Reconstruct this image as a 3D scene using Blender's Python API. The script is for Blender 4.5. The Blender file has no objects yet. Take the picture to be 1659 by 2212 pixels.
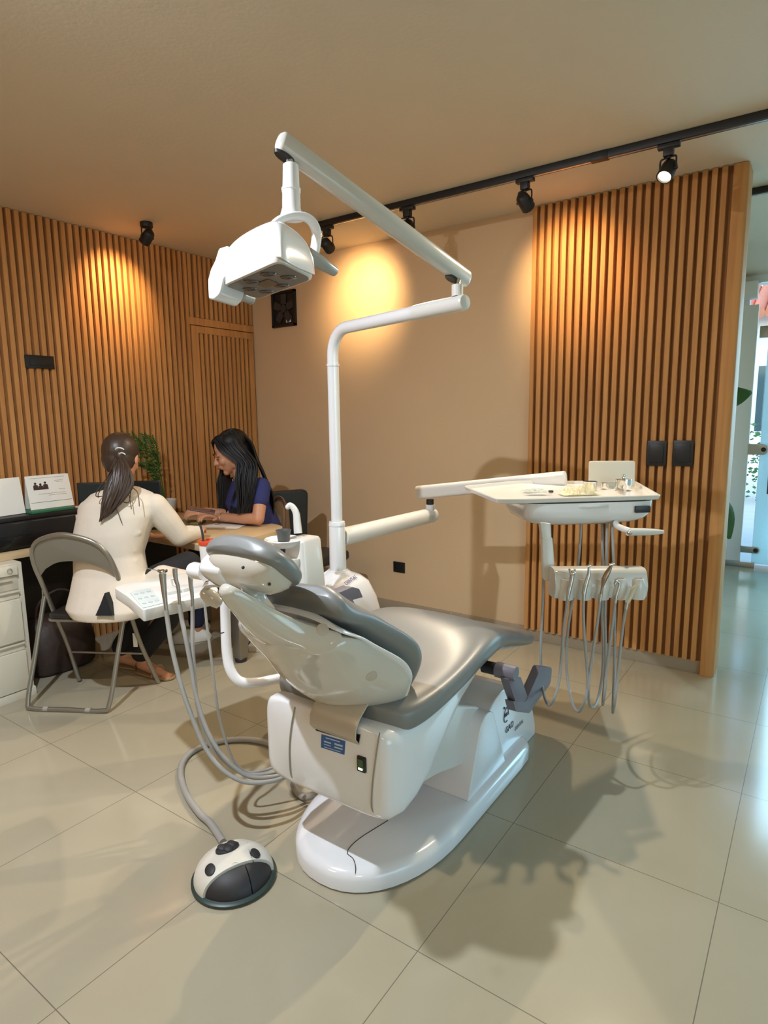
import bpy, bmesh, math, random
from mathutils import Vector, Matrix, Quaternion, noise
V = Vector
PI = math.pi
random.seed(7)
scn = bpy.context.scene
COL = scn.collection

# ------------------------------------------------------------------ camera
CAM_H = 1.42
FPX = 1334.4
YAW, PITCH, ROLL = .61277, .15304, -.01338
_f = V((-math.sin(YAW)*math.cos(PITCH), math.cos(YAW)*math.cos(PITCH), -math.sin(PITCH)))
_r = V((math.cos(YAW), math.sin(YAW), 0)); _u = _r.cross(_f)
CR = _r*math.cos(ROLL)+_u*math.sin(ROLL); CU = CR.cross(_f); CF = _f
CO = V((0, 0, CAM_H))
camd = bpy.data.cameras.new('camera'); cam = bpy.data.objects.new('camera', camd); COL.objects.link(cam)
camd.sensor_fit = 'HORIZONTAL'; camd.sensor_width = 36; camd.lens = FPX/1659*36
camd.clip_start = .05; camd.clip_end = 200
cam.matrix_world = Matrix(((CR.x, CU.x, -CF.x, CO.x), (CR.y, CU.y, -CF.y, CO.y), (CR.z, CU.z, -CF.z, CO.z), (0, 0, 0, 1)))
scn.camera = cam

# ------------------------------------------------------------------ world + exposure
scn.view_settings.view_transform = 'Standard'; scn.view_settings.look = 'None'
scn.view_settings.gamma = 1; scn.view_settings.use_curve_mapping = False
scn.view_settings.exposure = 0.26
w = bpy.data.worlds.new('sky'); scn.world = w; w.use_nodes = True
wn = w.node_tree.nodes; wl = w.node_tree.links
bgn = wn['Background']; sky = wn.new('ShaderNodeTexSky'); sky.sky_type = 'NISHITA'
sky.sun_elevation = math.radians(52); sky.sun_rotation = math.radians(200); sky.sun_disc = False
wl.new(sky.outputs[0], bgn.inputs[0]); bgn.inputs[1].default_value = .5

def area_light(name, loc, aim, sx, sy, power, col, spread=180):
    d = bpy.data.lights.new(name, 'AREA'); d.shape = 'RECTANGLE'; d.size = sx; d.size_y = sy
    d.energy = power; d.color = col; d.spread = math.radians(spread)
    o = bpy.data.objects.new(name, d); COL.objects.link(o); o.location = loc
    o.rotation_euler = (V(aim)-V(loc)).to_track_quat('-Z', 'Y').to_euler()
    return o
WARM = (1.0, .68, .34); NEUT = (1.0, .90, .76); COOL = (.66, .86, 1.0)
# cool light at an added, unseen right window; daylight through the glass entrance
area_light('added_window_light', (3.0, .2, 1.35), (0, .9, 1.2), 2.6, 1.9, 15, COOL)
area_light('entrance_daylight', (.9, 6.35, 1.3), (.9, 3.2, .1), 2.2, 2.2, 62, (.42, .78, 1.0), 120)
# ceiling lights: a cool white one above the chair's head end, plus unseen warm fill added behind the camera
area_light('ceiling_downlight', (-1.80, .50, 2.57), (-1.6, .9, 0), .05, .05, 50, (.80, .89, 1.0))
area_light('warm_fill_light', (-2.2, -1.2, 2.56), (-2.2, .2, 0), .6, .6, 15, (1, .80, .56))
area_light('warm_fill_light', (.6, -1.4, 2.56), (.2, 0, 0), .6, .6, 15, (1, .80, .58))

# ------------------------------------------------------------------ pixel -> place (a pixel's ray cut with a real plane)
def ray(x, y): return CF+(x-829.5)/FPX*CR-(y-1106)/FPX*CU
def zp(x, y, z=0.0): d = ray(x, y); return CO+d*((z-CAM_H)/d.z)
def yp(x, y, Y): d = ray(x, y); return CO+d*(Y/d.y)
def xp(x, y, X): d = ray(x, y); return CO+d*(X/d.x)
def dp(x, y, D): return CO+ray(x, y)*D

# ------------------------------------------------------------------ materials
MATS = {}
def mat(name, col, rough=.5, metal=0., spec=.5, coat=0., bump=0., bscale=40., var=0., vscale=3., emit=None, estr=0., sss=0., alpha=1., trans=0., coatr=.05):
    if name in MATS: return MATS[name]
    m = bpy.data.materials.new(name); m.use_nodes = True; nt = m.node_tree; b = nt.nodes['Principled BSDF']
    b.inputs['Roughness'].default_value = rough; b.inputs['Metallic'].default_value = metal
    b.inputs['Specular IOR Level'].default_value = spec; b.inputs['Coat Weight'].default_value = coat
    b.inputs['Coat Roughness'].default_value = coatr
    tc = nt.nodes.new('ShaderNodeTexCoord')
    n = nt.nodes.new('ShaderNodeTexNoise'); n.inputs['Scale'].default_value = vscale; n.inputs['Detail'].default_value = 4
    nt.links.new(tc.outputs['Object'], n.inputs['Vector'])
    mx = nt.nodes.new('ShaderNodeMixRGB'); mx.blend_type = 'MIX'
    mx.inputs[1].default_value = (*[c*(1-var) for c in col], 1); mx.inputs[2].default_value = (*[min(1, c*(1+var)) for c in col], 1)
    nt.links.new(n.outputs[0], mx.inputs[0]); nt.links.new(mx.outputs[0], b.inputs['Base Color'])
    if bump:
        n2 = nt.nodes.new('ShaderNodeTexNoise'); n2.inputs['Scale'].default_value = bscale; n2.inputs['Detail'].default_value = 5
        nt.links.new(tc.outputs['Object'], n2.inputs['Vector'])
        bp = nt.nodes.new('ShaderNodeBump'); bp.inputs['Strength'].default_value = bump; bp.inputs['Distance'].default_value = .01
        nt.links.new(n2.outputs[0], bp.inputs['Height']); nt.links.new(bp.outputs[0], b.inputs['Normal'])
    if emit: b.inputs['Emission Color'].default_value = (*emit, 1); b.inputs['Emission Strength'].default_value = estr
    if sss: b.inputs['Subsurface Weight'].default_value = sss; b.inputs['Subsurface Radius'].default_value = (.01, .004, .002); b.inputs['Subsurface Scale'].default_value = 1
    if alpha < 1: b.inputs['Alpha'].default_value = alpha
    if trans: b.inputs['Transmission Weight'].default_value = trans
    MATS[name] = m; return m

def wood(name, c1, c2, axis='Z', rough=.6, scale=1.):
    m = bpy.data.materials.new(name); m.use_nodes = True; nt = m.node_tree; b = nt.nodes['Principled BSDF']
    tc = nt.nodes.new('ShaderNodeTexCoord'); mp = nt.nodes.new('ShaderNodeMapping')
    s = {'Z': (30, 30, 1.6), 'Y': (30, 1.6, 30), 'X': (1.6, 30, 30)}[axis]
    mp.inputs['Scale'].default_value = [k*scale for k in s]
    nt.links.new(tc.outputs['Object'], mp.inputs[0])
    n = nt.nodes.new('ShaderNodeTexNoise'); n.inputs['Scale'].default_value = 1; n.inputs['Detail'].default_value = 6; n.inputs['Distortion'].default_value = .6
    nt.links.new(mp.outputs[0], n.inputs['Vector'])
    r = nt.nodes.new('ShaderNodeValToRGB'); r.color_ramp.elements[0].position = .3; r.color_ramp.elements[1].position = .7
    r.color_ramp.elements[0].color = (*c1, 1); r.color_ramp.elements[1].color = (*c2, 1)
    nt.links.new(n.outputs[0], r.inputs[0]); nt.links.new(r.outputs[0], b.inputs['Base Color'])
    bp = nt.nodes.new('ShaderNodeBump'); bp.inputs['Strength'].default_value = .12; bp.inputs['Distance'].default_value = .002
    nt.links.new(n.outputs[0], bp.inputs['Height']); nt.links.new(bp.outputs[0], b.inputs['Normal'])
    b.inputs['Roughness'].default_value = rough; b.inputs['Specular IOR Level'].default_value = .2
    MATS[name] = m; return m

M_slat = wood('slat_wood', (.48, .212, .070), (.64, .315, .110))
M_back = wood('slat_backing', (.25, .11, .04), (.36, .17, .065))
M_desk = wood('desk_laminate', (.56, .40, .22), (.66, .49, .29), 'Y', .4, .6)
M_ceil = mat('ceiling_paint', (.68, .575, .42), .75, var=.03, vscale=1.2, bump=.08, bscale=60)
M_wall = mat('wall_paint', (.68, .48, .285), .7, var=.03, vscale=1.5, bump=.08, bscale=80)
M_white_wall = mat('white_wall_paint', (.74, .76, .72), .7, var=.02)
M_base = mat('baseboard_tile', (.37, .29, .20), .25, var=.1, vscale=6)
M_white = mat('white_enamel', (.79, .78, .785), .18, coat=.6, var=.015, vscale=8)
M_whiteP = mat('white_plastic', (.70, .68, .64), .28, coat=.3, var=.015, vscale=8)
M_grey = mat('grey_upholstery', (.185, .187, .178), .40, spec=.5, coat=.25, coatr=.28, bump=.03, bscale=300, var=.03)
M_purple = mat('purple_grey_plastic', (.155, .14, .17), .45, var=.05, vscale=20)
M_hose = mat('grey_hose', (.34, .325, .30), .45, var=.05, vscale=30)
M_chrome = mat('chrome', (.75, .74, .72), .12, metal=1)
M_steel = mat('brushed_steel', (.5, .48, .45), .32, metal=1, var=.05, vscale=30)
M_grey_tube = mat('grey_painted_tube', (.34, .32, .28), .32, metal=.75, var=.05)
M_black = mat('black_plastic', (.012, .011, .011), .4, var=.1, vscale=10)
M_blackm = mat('black_metal', (.010, .009, .009), .45, var=.1, vscale=10)
M_dark = mat('dark_rubber', (.035, .032, .030), .6, var=.1, vscale=30)
M_vinyl = mat('black_vinyl', (.022, .02, .018), .35, var=.1, vscale=20, bump=.1, bscale=120)
M_skin = mat('skin', (.56, .27, .155), .5, sss=.12, var=.06, vscale=20)
M_hair = mat('black_hair', (.006, .005, .005), .5, spec=.3, var=.3, vscale=60)
M_hairb = mat('dark_brown_hair', (.045, .026, .017), .42, var=.35, vscale=60)
M_coat = mat('white_cotton', (.70, .61, .50), .85, bump=.25, bscale=18, var=.03, vscale=6)
M_blue = mat('navy_knit', (.024, .030, .135), .85, bump=.2, bscale=30, var=.1)
M_trouser = mat('black_trousers', (.011, .011, .013), .85, bump=.2, bscale=25)
M_cab = mat('cream_steel', (.72, .66, .53), .4, var=.02)
M_paper = mat('paper', (.80, .77, .70), .7, var=.02)

def tile_mat():
    m = bpy.data.materials.new('polished_floor_tile'); m.use_nodes = True; nt = m.node_tree; N = nt.nodes; L = nt.links
    b = N['Principled BSDF']; g = N.new('ShaderNodeNewGeometry'); sp = N.new('ShaderNodeSeparateXYZ'); L.new(g.outputs['Position'], sp.inputs[0])
    def line(sock, off, pitch):
        a = N.new('ShaderNodeMath'); a.operation = 'SUBTRACT'; L.new(sock, a.inputs[0]); a.inputs[1].default_value = off-pitch/2-pitch*40
        d = N.new('ShaderNodeMath'); d.operation = 'MODULO'; L.new(a.outputs[0], d.inputs[0]); d.inputs[1].default_value = pitch
        s = N.new('ShaderNodeMath'); s.operation = 'SUBTRACT'; L.new(d.outputs[0], s.inputs[0]); s.inputs[1].default_value = pitch/2
        ab = N.new('ShaderNodeMath'); ab.operation = 'ABSOLUTE'; L.new(s.outputs[0], ab.inputs[0])
        c = N.new('ShaderNodeMath'); c.operation = 'LESS_THAN'; L.new(ab.outputs[0], c.inputs[0]); c.inputs[1].default_value = .0013
        return c
    lx = line(sp.outputs['X'], -.779, .641); ly = line(sp.outputs['Y'], 1.237, .638)
    mxm = N.new('ShaderNodeMath'); mxm.operation = 'MAXIMUM'; L.new(lx.outputs[0], mxm.inputs[0]); L.new(ly.outputs[0], mxm.inputs[1])
    n = N.new('ShaderNodeTexNoise'); n.inputs['Scale'].default_value = 1.3; n.inputs['Detail'].default_value = 5; n.inputs['Distortion'].default_value = 1.2
    L.new(g.outputs['Position'], n.inputs['Vector'])
    r = N.new('ShaderNodeValToRGB'); L.new(n.outputs[0], r.inputs[0])
    r.color_ramp.elements[0].position = .3; r.color_ramp.elements[1].position = .75
    r.color_ramp.elements[0].color = (.365, .322, .225, 1); r.color_ramp.elements[1].color = (.41, .362, .262, 1)
    mx = N.new('ShaderNodeMixRGB'); L.new(mxm.outputs[0], mx.inputs[0]); L.new(r.outputs[0], mx.inputs[1]); mx.inputs[2].default_value = (.17, .145, .105, 1)
    L.new(mx.outputs[0], b.inputs['Base Color'])
    b.inputs['Roughness'].default_value = .16; b.inputs['Specular IOR Level'].default_value = .55
    n2 = N.new('ShaderNodeTexNoise'); n2.inputs['Scale'].default_value = 2.2; L.new(g.outputs['Position'], n2.inputs['Vector'])
    mr = N.new('ShaderNodeMapRange'); L.new(n2.outputs[0], mr.inputs[0]); mr.inputs[3].default_value = .10; mr.inputs[4].default_value = .19
    L.new(mr.outputs[0], b.inputs['Roughness'])
    return m
M_floor = tile_mat()

def thin_glass(name, tint, refl=.12, frost=0.):
    m = bpy.data.materials.new(name); m.use_nodes = True; nt = m.node_tree; N = nt.nodes; L = nt.links
    N.remove(N['Principled BSDF']); out = N['Material Output']
    t = N.new('ShaderNodeBsdfTransparent'); t.inputs[0].default_value = (*tint, 1)
    g = N.new('ShaderNodeBsdfGlossy'); g.inputs['Roughness'].default_value = .02; g.inputs[0].default_value = (.9, .95, .95, 1)
    lw = N.new('ShaderNodeLayerWeight'); lw.inputs[0].default_value = refl
    mx = N.new('ShaderNodeMixShader'); L.new(lw.outputs['Fresnel'], mx.inputs[0])
    src = t
    if frost:
        d = N.new('ShaderNodeBsdfTranslucent'); d.inputs[0].default_value = (.75, .95, .95, 1)
        d2 = N.new('ShaderNodeBsdfDiffuse'); d2.inputs[0].default_value = (.55, .72, .70, 1)
        a = N.new('ShaderNodeMixShader'); a.inputs[0].default_value = .35; L.new(d.outputs[0], a.inputs[1]); L.new(d2.outputs[0], a.inputs[2])
        m2 = N.new('ShaderNodeMixShader'); m2.inputs[0].default_value = frost; L.new(t.outputs[0], m2.inputs[1]); L.new(a.outputs[0], m2.inputs[2]); src = m2
    L.new(src.outputs[0], mx.inputs[1]); L.new(g.outputs[0], mx.inputs[2]); L.new(mx.outputs[0], out.inputs[0])
    MATS[name] = m; return m

# ------------------------------------------------------------------ mesh helpers
WM = {}
def thing(name, label, cat, loc=(0, 0, 0), rot=None, group=None):
    o = bpy.data.objects.new(name, None); COL.objects.link(o); o.empty_display_size = .05
    mw = Matrix.Translation(V(loc)) @ (rot.to_4x4() if rot is not None else Matrix.Identity(4))
    o.matrix_world = mw; WM[o.name] = mw
    o['label'] = label; o['category'] = cat
    if group: o['group'] = group
    return o
def add_mesh(name, bm, m, parent=None, local=False, bev=0., seg=2, sub=0, smooth=True, angle=38, remesh=0., csm=0, label=None, solid=0., origin=None):
    me = bpy.data.meshes.new(name)
    bmesh.ops.recalc_face_normals(bm, faces=bm.faces[:])
    if bev:
        ed = [e for e in bm.edges if len(e.link_faces) == 2 and e.calc_face_angle(0) > math.radians(32)]
        if ed: bmesh.ops.bevel(bm, geom=ed, offset=bev, segments=seg, profile=.6, affect='EDGES', clamp_overlap=True)
    o = None
    if parent is not None:
        pm = WM[parent.name]
        if not local: bm.transform(pm.inverted())
        bm.to_mesh(me); bm.free()
        o = bpy.data.objects.new(name, me); COL.objects.link(o); o.parent = parent; WM[o.name] = pm
    else:
        if origin is None:
            xs = [v.co for v in bm.verts]
            origin = V(((min(v.x for v in xs)+max(v.x for v in xs))/2, (min(v.y for v in xs)+max(v.y for v in xs))/2, min(v.z for v in xs)))
        origin = V(origin)
        bm.transform(Matrix.Translation(-origin)); bm.to_mesh(me); bm.free()
        o = bpy.data.objects.new(name, me); COL.objects.link(o); o.location = origin; WM[o.name] = Matrix.Translation(origin)
    me.materials.append(m)
    if smooth:
        me.polygons.foreach_set('use_smooth', [True]*len(me.polygons))
        if not sub and not remesh: me.set_sharp_from_angle(angle=math.radians(angle))
    if solid:
        q = o.modifiers.new('solid', 'SOLIDIFY'); q.thickness = solid; q.offset = 0
    if remesh:
        q = o.modifiers.new('remesh', 'REMESH'); q.mode = 'VOXEL'; q.voxel_size = remesh; q.use_smooth_shade = True
    if csm:
        q = o.modifiers.new('smooth', 'SMOOTH'); q.iterations = csm; q.factor = .6
    if sub:
        q = o.modifiers.new('sub', 'SUBSURF'); q.levels = sub; q.render_levels = sub
    if label: o['label'] = label
    return o
def tag(o, label, cat, group=None):
    o['label'] = label; o['category'] = cat
    if group: o['group'] = group
    return o
def struct(name, bm, m, **k):
    o = add_mesh(name, bm, m, origin=(0, 0, 0), **k); o['kind'] = 'structure'; return o
def BM(): return bmesh.new()
def box(bm, lo, hi, rot=None, piv=None):
    lo = V(lo); hi = V(hi); c = (lo+hi)/2
    vs = [bm.verts.new(V((x, y, z))) for x in (lo.x, hi.x) for y in (lo.y, hi.y) for z in (lo.z, hi.z)]
    for f in ((0, 1, 3, 2), (4, 6, 7, 5), (0, 4, 5, 1), (2, 3, 7, 6), (0, 2, 6, 4), (1, 5, 7, 3)): bm.faces.new([vs[i] for i in f])
    if rot is not None:
        p = V(piv) if piv is not None else c
        for v in vs: v.co = p+rot@(v.co-p)
    return vs
def obox(bm, c, ax, ay, az, sx, sy, sz):
    c = V(c); vs = []
    for i in (-.5, .5):
        for j in (-.5, .5):
            for k in (-.5, .5): vs.append(bm.verts.new(c+ax*(i*sx)+ay*(j*sy)+az*(k*sz)))
    for f in ((0, 1, 3, 2), (4, 6, 7, 5), (0, 4, 5, 1), (2, 3, 7, 6), (0, 2, 6, 4), (1, 5, 7, 3)): bm.faces.new([vs[i] for i in f])
    return vs
def frame(d):
    d = V(d).normalized(); a = V((0, 0, 1)) if abs(d.z) < .9 else V((1, 0, 0))
    x = d.cross(a).normalized(); y = d.cross(x).normalized(); return x, y
def ring(bm, c, x, y, rx, ry=None, n=16, e=2.):
    ry = rx if ry is None else ry; out = []
    for i in range(n):
        t = 2*PI*i/n; cx, sx = math.cos(t), math.sin(t)
        out.append(bm.verts.new(V(c)+x*(rx*math.copysign(abs(cx)**(2/e), cx))+y*(ry*math.copysign(abs(sx)**(2/e), sx))))
    return out
def skin(bm, rings, cap=True, close=False):
    n = len(rings[0])
    for a, b in zip(rings, rings[1:]+([rings[0]] if close else [])):
        for i in range(n):
            j = (i+1) % n
            try: bm.faces.new((a[i], a[j], b[j], b[i]))
            except ValueError: pass
    if cap and not close: bm.faces.new(rings[0][::-1]); bm.faces.new(rings[-1])
def cyl(bm, p0, p1, r0, r1=None, n=20):
    r1 = r0 if r1 is None else r1; p0 = V(p0); p1 = V(p1); x, y = frame(p1-p0)
    skin(bm, [ring(bm, p0, x, y, r0, n=n), ring(bm, p1, x, y, r1, n=n)])
def revolve(bm, p0, d, prof, n=28, cap=True):
    """prof: list of (distance along d, radius)"""
    d = V(d).normalized(); x, y = frame(d); skin(bm, [ring(bm, V(p0)+d*h, x, y, max(r, 1e-4), n=n) for h, r in prof], cap)
def spline(pts, k=6, closed=False):
    pts = [V(p) for p in pts]; out = []; n = len(pts)
    rng = range(n if closed else n-1)
    for i in rng:
        p0 = pts[(i-1) % n] if (closed or i > 0) else pts[0]*2-pts[1]
        p1 = pts[i]; p2 = pts[(i+1) % n]; p3 = pts[(i+2) % n] if (closed or i < n-2) else pts[-1]*2-pts[-2]
        for j in range(k):
            t = j/k
            out.append(.5*((2*p1)+(p2-p0)*t+(2*p0-5*p1+4*p2-p3)*t*t+(3*p1-p0-3*p2+p3)*t**3))
    if not closed: out.append(pts[-1])
    return out
def tube(bm, pts, r, n=10, k=5, rf=None, flat=1., cap=True):
    ps = spline(pts, k) if k > 1 else [V(p) for p in pts]
    rings = []; x = None
    for i, p in enumerate(ps):
        d = (ps[min(i+1, len(ps)-1)]-ps[max(i-1, 0)]).normalized()
        if x is None: x, y = frame(d)
        else:
            x = (x-d*x.dot(d)).normalized(); y = d.cross(x)
        rr = rf(i/(len(ps)-1)) if rf else r
        rings.append(ring(bm, p, x, y, rr, rr*flat, n=n))
    skin(bm, rings, cap)
def prism(bm, pts, d):
    """outline (list of points in a plane) pushed along vector d"""
    a = [bm.verts.new(V(p)) for p in pts]; b = [bm.verts.new(V(p)+V(d)) for p in pts]
    n = len(a)
    for i in range(n): bm.faces.new((a[i], a[(i+1) % n], b[(i+1) % n], b[i]))
    bm.faces.new(a[::-1]); bm.faces.new(b)
def round_poly(pts, r, k=5):
    """round the corners of a planar polygon"""
    pts = [V(p) for p in pts]; out = []; n = len(pts)
    for i in range(n):
        p = pts[i]; a = pts[i-1]-p; b = pts[(i+1) % n]-p
        rr = r[i] if isinstance(r, (list, tuple)) else r
        rr = min(rr, a.length*.49, b.length*.49)
        s = p+a.normalized()*rr; e = p+b.normalized()*rr
        if rr < 1e-4: out.append(p); continue
        for j in range(k+1):
            t = j/k; out.append(s*(1-t)**2+p*2*t*(1-t)+e*t*t)
    return out
def ball(bm, c, rx, ry=None, rz=None, M=None, n=16):
    ry = rx if ry is None else ry; rz = rx if rz is None else rz
    g = bmesh.ops.create_uvsphere(bm, u_segments=n, v_segments=max(8, n//2+2), radius=1)
    T = Matrix.Translation(V(c)) @ (M.to_4x4() if M is not None else Matrix.Identity(4)) @ Matrix.Diagonal((rx, ry, rz, 1))
    bmesh.ops.transform(bm, matrix=T, verts=g['verts'])
def limb(bm, pts, n=14):
    """pts: [(point, radius), ...]; rounded joints and tapering segments"""
    for (p, r) in pts: ball(bm, p, r, n=n)
    for (p, r), (q, s) in zip(pts, pts[1:]):
        if (V(p)-V(q)).length > 1e-4: cyl(bm, p, q, r, s, n=n)
def text_mesh(name, s, size, M, m, parent, extr=.0006, spacing=1., label=None):
    cu = bpy.data.curves.new(name, 'FONT'); cu.body = s; cu.size = size; cu.extrude = extr; cu.align_x = 'CENTER'; cu.align_y = 'CENTER'; cu.space_character = spacing
    tmp = bpy.data.objects.new('tmp_text', cu); COL.objects.link(tmp)
    dg = bpy.context.evaluated_depsgraph_get(); me = bpy.data.meshes.new_from_object(tmp.evaluated_get(dg))
    bpy.data.objects.remove(tmp); bpy.data.curves.remove(cu)
    bm = BM(); bm.from_mesh(me); bpy.data.meshes.remove(me); bm.transform(M)
    return add_mesh(name, bm, m, parent, smooth=False, label=label)
def basis(c, x, y, z):
    x, y, z = V(x), V(y), V(z)
    return Matrix(((x.x, y.x, z.x, c[0]), (x.y, y.y, z.y, c[1]), (x.z, y.z, z.z, c[2]), (0, 0, 0, 1)))
X, Y, Z = V((1, 0, 0)), V((0, 1, 0)), V((0, 0, 1))

def dense(st, k=4):
    """smooth interpolation of a list of number tuples"""
    out = []; n = len(st)
    for i in range(n-1):
        p0 = st[max(i-1, 0)]; p1 = st[i]; p2 = st[i+1]; p3 = st[min(i+2, n-1)]
        for j in range(k):
            t = j/k
            out.append(tuple(.5*((2*b)+(c-a)*t+(2*a-5*b+4*c-d)*t*t+(3*b-a-3*c+d)*t**3) for a, b, c, d in zip(p0, p1, p2, p3)))
    out.append(st[-1]); return out
# ================================================================== THE ROOM
XL = -3.845; YB = 3.64; ZC = 2.605; XR = 3.05; YF = -2.6; YE = 6.55
XP = -.372          # free end of the back wall
bm = BM(); box(bm, (XL-.1, YF, -.1), (XR, YE+.06, 0)); struct('floor', bm, M_floor, smooth=False)
bm = BM(); box(bm, (XL-.1, YF, ZC), (XR, YE+.06, ZC+.1)); struct('ceiling', bm, M_ceil, smooth=False)
bm = BM(); box(bm, (XL-.1, YB, 0), (XP-.021, YB+.12, ZC)); struct('wall_back', bm, M_wall, smooth=False)
bm = BM(); box(bm, (XL-.1, YF-.1, 0), (XR, YF, ZC)); struct('wall_front', bm, M_wall, smooth=False)
# right wall with an opening for the added window
bm = BM(); x0, x1 = XR, XR+.12
box(bm, (x0, YF, 0), (x1, -1.3, ZC)); box(bm, (x0, 1.7, 0), (x1, YE, ZC))
box(bm, (x0, -1.3, 0), (x1, 1.7, .35)); box(bm, (x0, -1.3, 2.35), (x1, 1.7, ZC)); struct('wall_right', bm, M_white_wall, smooth=False)
bm = BM()
for y in (-1.3, .18, 1.66): box(bm, (x0+.02, y, .35), (x0+.08, y+.04, 2.35))
for z in (.35, 2.31): box(bm, (x0+.02, -1.3, z), (x0+.08, 1.7, z+.04))
wf = struct('added_window', bm, M_blackm, bev=.003)  # unseen window, added for cool light from behind the camera
bm = BM(); box(bm, (x0+.045, -1.26, .39), (x0+.053, 1.66, 2.31)); add_mesh('pane', bm, thin_glass('clear_glass', (.9, 1, .98)), wf)

# left wall: backing board and vertical wooden slats
PIT = .0438; SW = .026; SD = .020
DY0, DY1, DZ = 3.02, 3.625, 2.10
XS = XL+.008
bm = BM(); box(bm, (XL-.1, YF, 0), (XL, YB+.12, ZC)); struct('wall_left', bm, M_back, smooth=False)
bm = BM(); y = DY0-.012
while y > -1.2:
    box(bm, (XL, y-SW, .0), (XL+SD+.004, y, ZC-.002)); y -= PIT
# slats over the door
y = DY0+.055
while y < DY1-.02:
    box(bm, (XL, y, DZ+.06), (XL+SD, y+SW, ZC-.002)); y += PIT
box(bm, (XL, DY0-.034, DZ+.006), (XL+SD+.003, DY1+.01, DZ+.058))
box(bm, (XL, DY0, DZ+.0581), (XL+SD, DY0+.03, ZC-.002))
struct('trim_1', bm, M_slat, bev=.0015, seg=1)
bm = BM()
box(bm, (XL, DY0, .02), (XL+SD+.004, DY0+.062, DZ)); box(bm, (XL, DY1-.02, .02), (XL+SD+.004, DY1, DZ)); box(bm, (XL, DY0+.0621, DZ-.05), (XL+SD+.004, DY1-.0201, DZ))
y = DY0+.062+PIT-SW
while y < DY1-.03:
    box(bm, (XL, y, .02), (XL+SD, y+SW, DZ-.045)); y += PIT
d1 = struct('door_1', bm, M_slat, bev=.0015, seg=1)
# slatted panel on the back wall, its slats stop above the baseboard, its end post runs to the floor
XA = -1.452; bm = BM(); x = XA; BZ = .074
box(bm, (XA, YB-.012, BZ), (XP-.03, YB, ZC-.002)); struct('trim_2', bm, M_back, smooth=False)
bm = BM()
while x < XP-.075:
    box(bm, (x, YB-.042, BZ), (x+SW-.001, YB-.010, ZC-.002)); x += PIT
prism(bm, round_poly([(XP-.068, YB-.042, 0), (XP, YB-.042, 0), (XP, YB+.14, 0), (XP-.02, YB+.14, 0), (XP-.02, YB-.001, 0), (XP-.068, YB-.001, 0)], [.006, .028, .02, 0, 0, 0]), (0, 0, ZC-.002))

struct('trim_3', bm, M_slat, bev=.0015, seg=1)
# baseboards
bm = BM(); box(bm, (XL, YB-.013, 0), (XA, YB, .08)); box(bm, (XA, YB-.02, 0), (XP-.068, YB, BZ-.001)); struct('baseboard_back', bm, M_base, bev=.002)
bm = BM(); box(bm, (XA, YB-.0215, 0), (XA+.0015, YB-.02, .074)); box(bm, (-1.995, YB-.0145, 0), (-1.9925, YB-.013, .08)); struct('trim_4', bm, mat('pale_grout', (.7, .6, .45), .8))

# ------------------------------------------------------------------ the entrance beyond the partition
bm = BM(); box(bm, (XL-.1, YE, 0), (-.60, YE+.1, ZC)); box(bm, (-.60, YE-.02, 2.535), (3.05, YE+.1, ZC)); struct('wall_entrance', bm, M_white_wall, smooth=False)
bm = BM(); box(bm, (-.66, YE-.06, 0), (-.522, YE, 2.35)); struct('trim_5', bm, M_white_wall, bev=.004)
bm = BM(); box(bm, (-.70, YE-.16, 2.40), (-.535, YE+.0, 2.535)); struct('trim_6', bm, M_white_wall, bev=.004)
G_clear = MATS['clear_glass']; G_fr = thin_glass('frosted_glass', (.75, .95, .93), .12, .8)
gy = YE-.06
bm = BM(); box(bm, (-.520, gy, .02), (-.436, gy+.01, 2.53)); box(bm, (-.436, gy, 2.10), (.66, gy+.01, 2.53)); w2 = struct('window_2', bm, G_clear)
bm = BM(); box(bm, (-.432, gy+.0, .04), (.65, gy+.012, 2.09)); d2 = struct('door_2', bm, G_fr)
bm = BM(); box(bm, (.66, gy, .02), (3.0, gy+.01, 2.36)); struct('window_3', bm, G_fr)
for zc, nm in ((1.085, 'patch_fitting'), (.165, 'patch_fitting')):
    bm = BM(); h = .048 if zc > 1 else .03
    prism(bm, round_poly([(-.520, gy-.012, zc-h), (-.372, gy-.012, zc-h), (-.372, gy-.012, zc+h), (-.520, gy-.012, zc+h)], [.004, h*.98, h*.98, .004]), (0, .036, 0))
    f = add_mesh(nm, bm, M_steel, d2, bev=.002)
    bm = BM(); cyl(bm, (-.402, gy-.02, zc), (-.402, gy-.01, zc), .02); add_mesh('lock_cylinder', bm, M_blackm, f)
bm = BM(); box(bm, (-.50, gy-.02, 2.06), (-.36, gy+.02, 2.16)); add_mesh('corner_fitting', bm, M_steel, w2, bev=.002)
bm = BM(); box(bm, (-.64, gy-.03, .0), (-.40, gy+.02, .05)); add_mesh('floor_track', bm, M_steel, d2, bev=.003)
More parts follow.
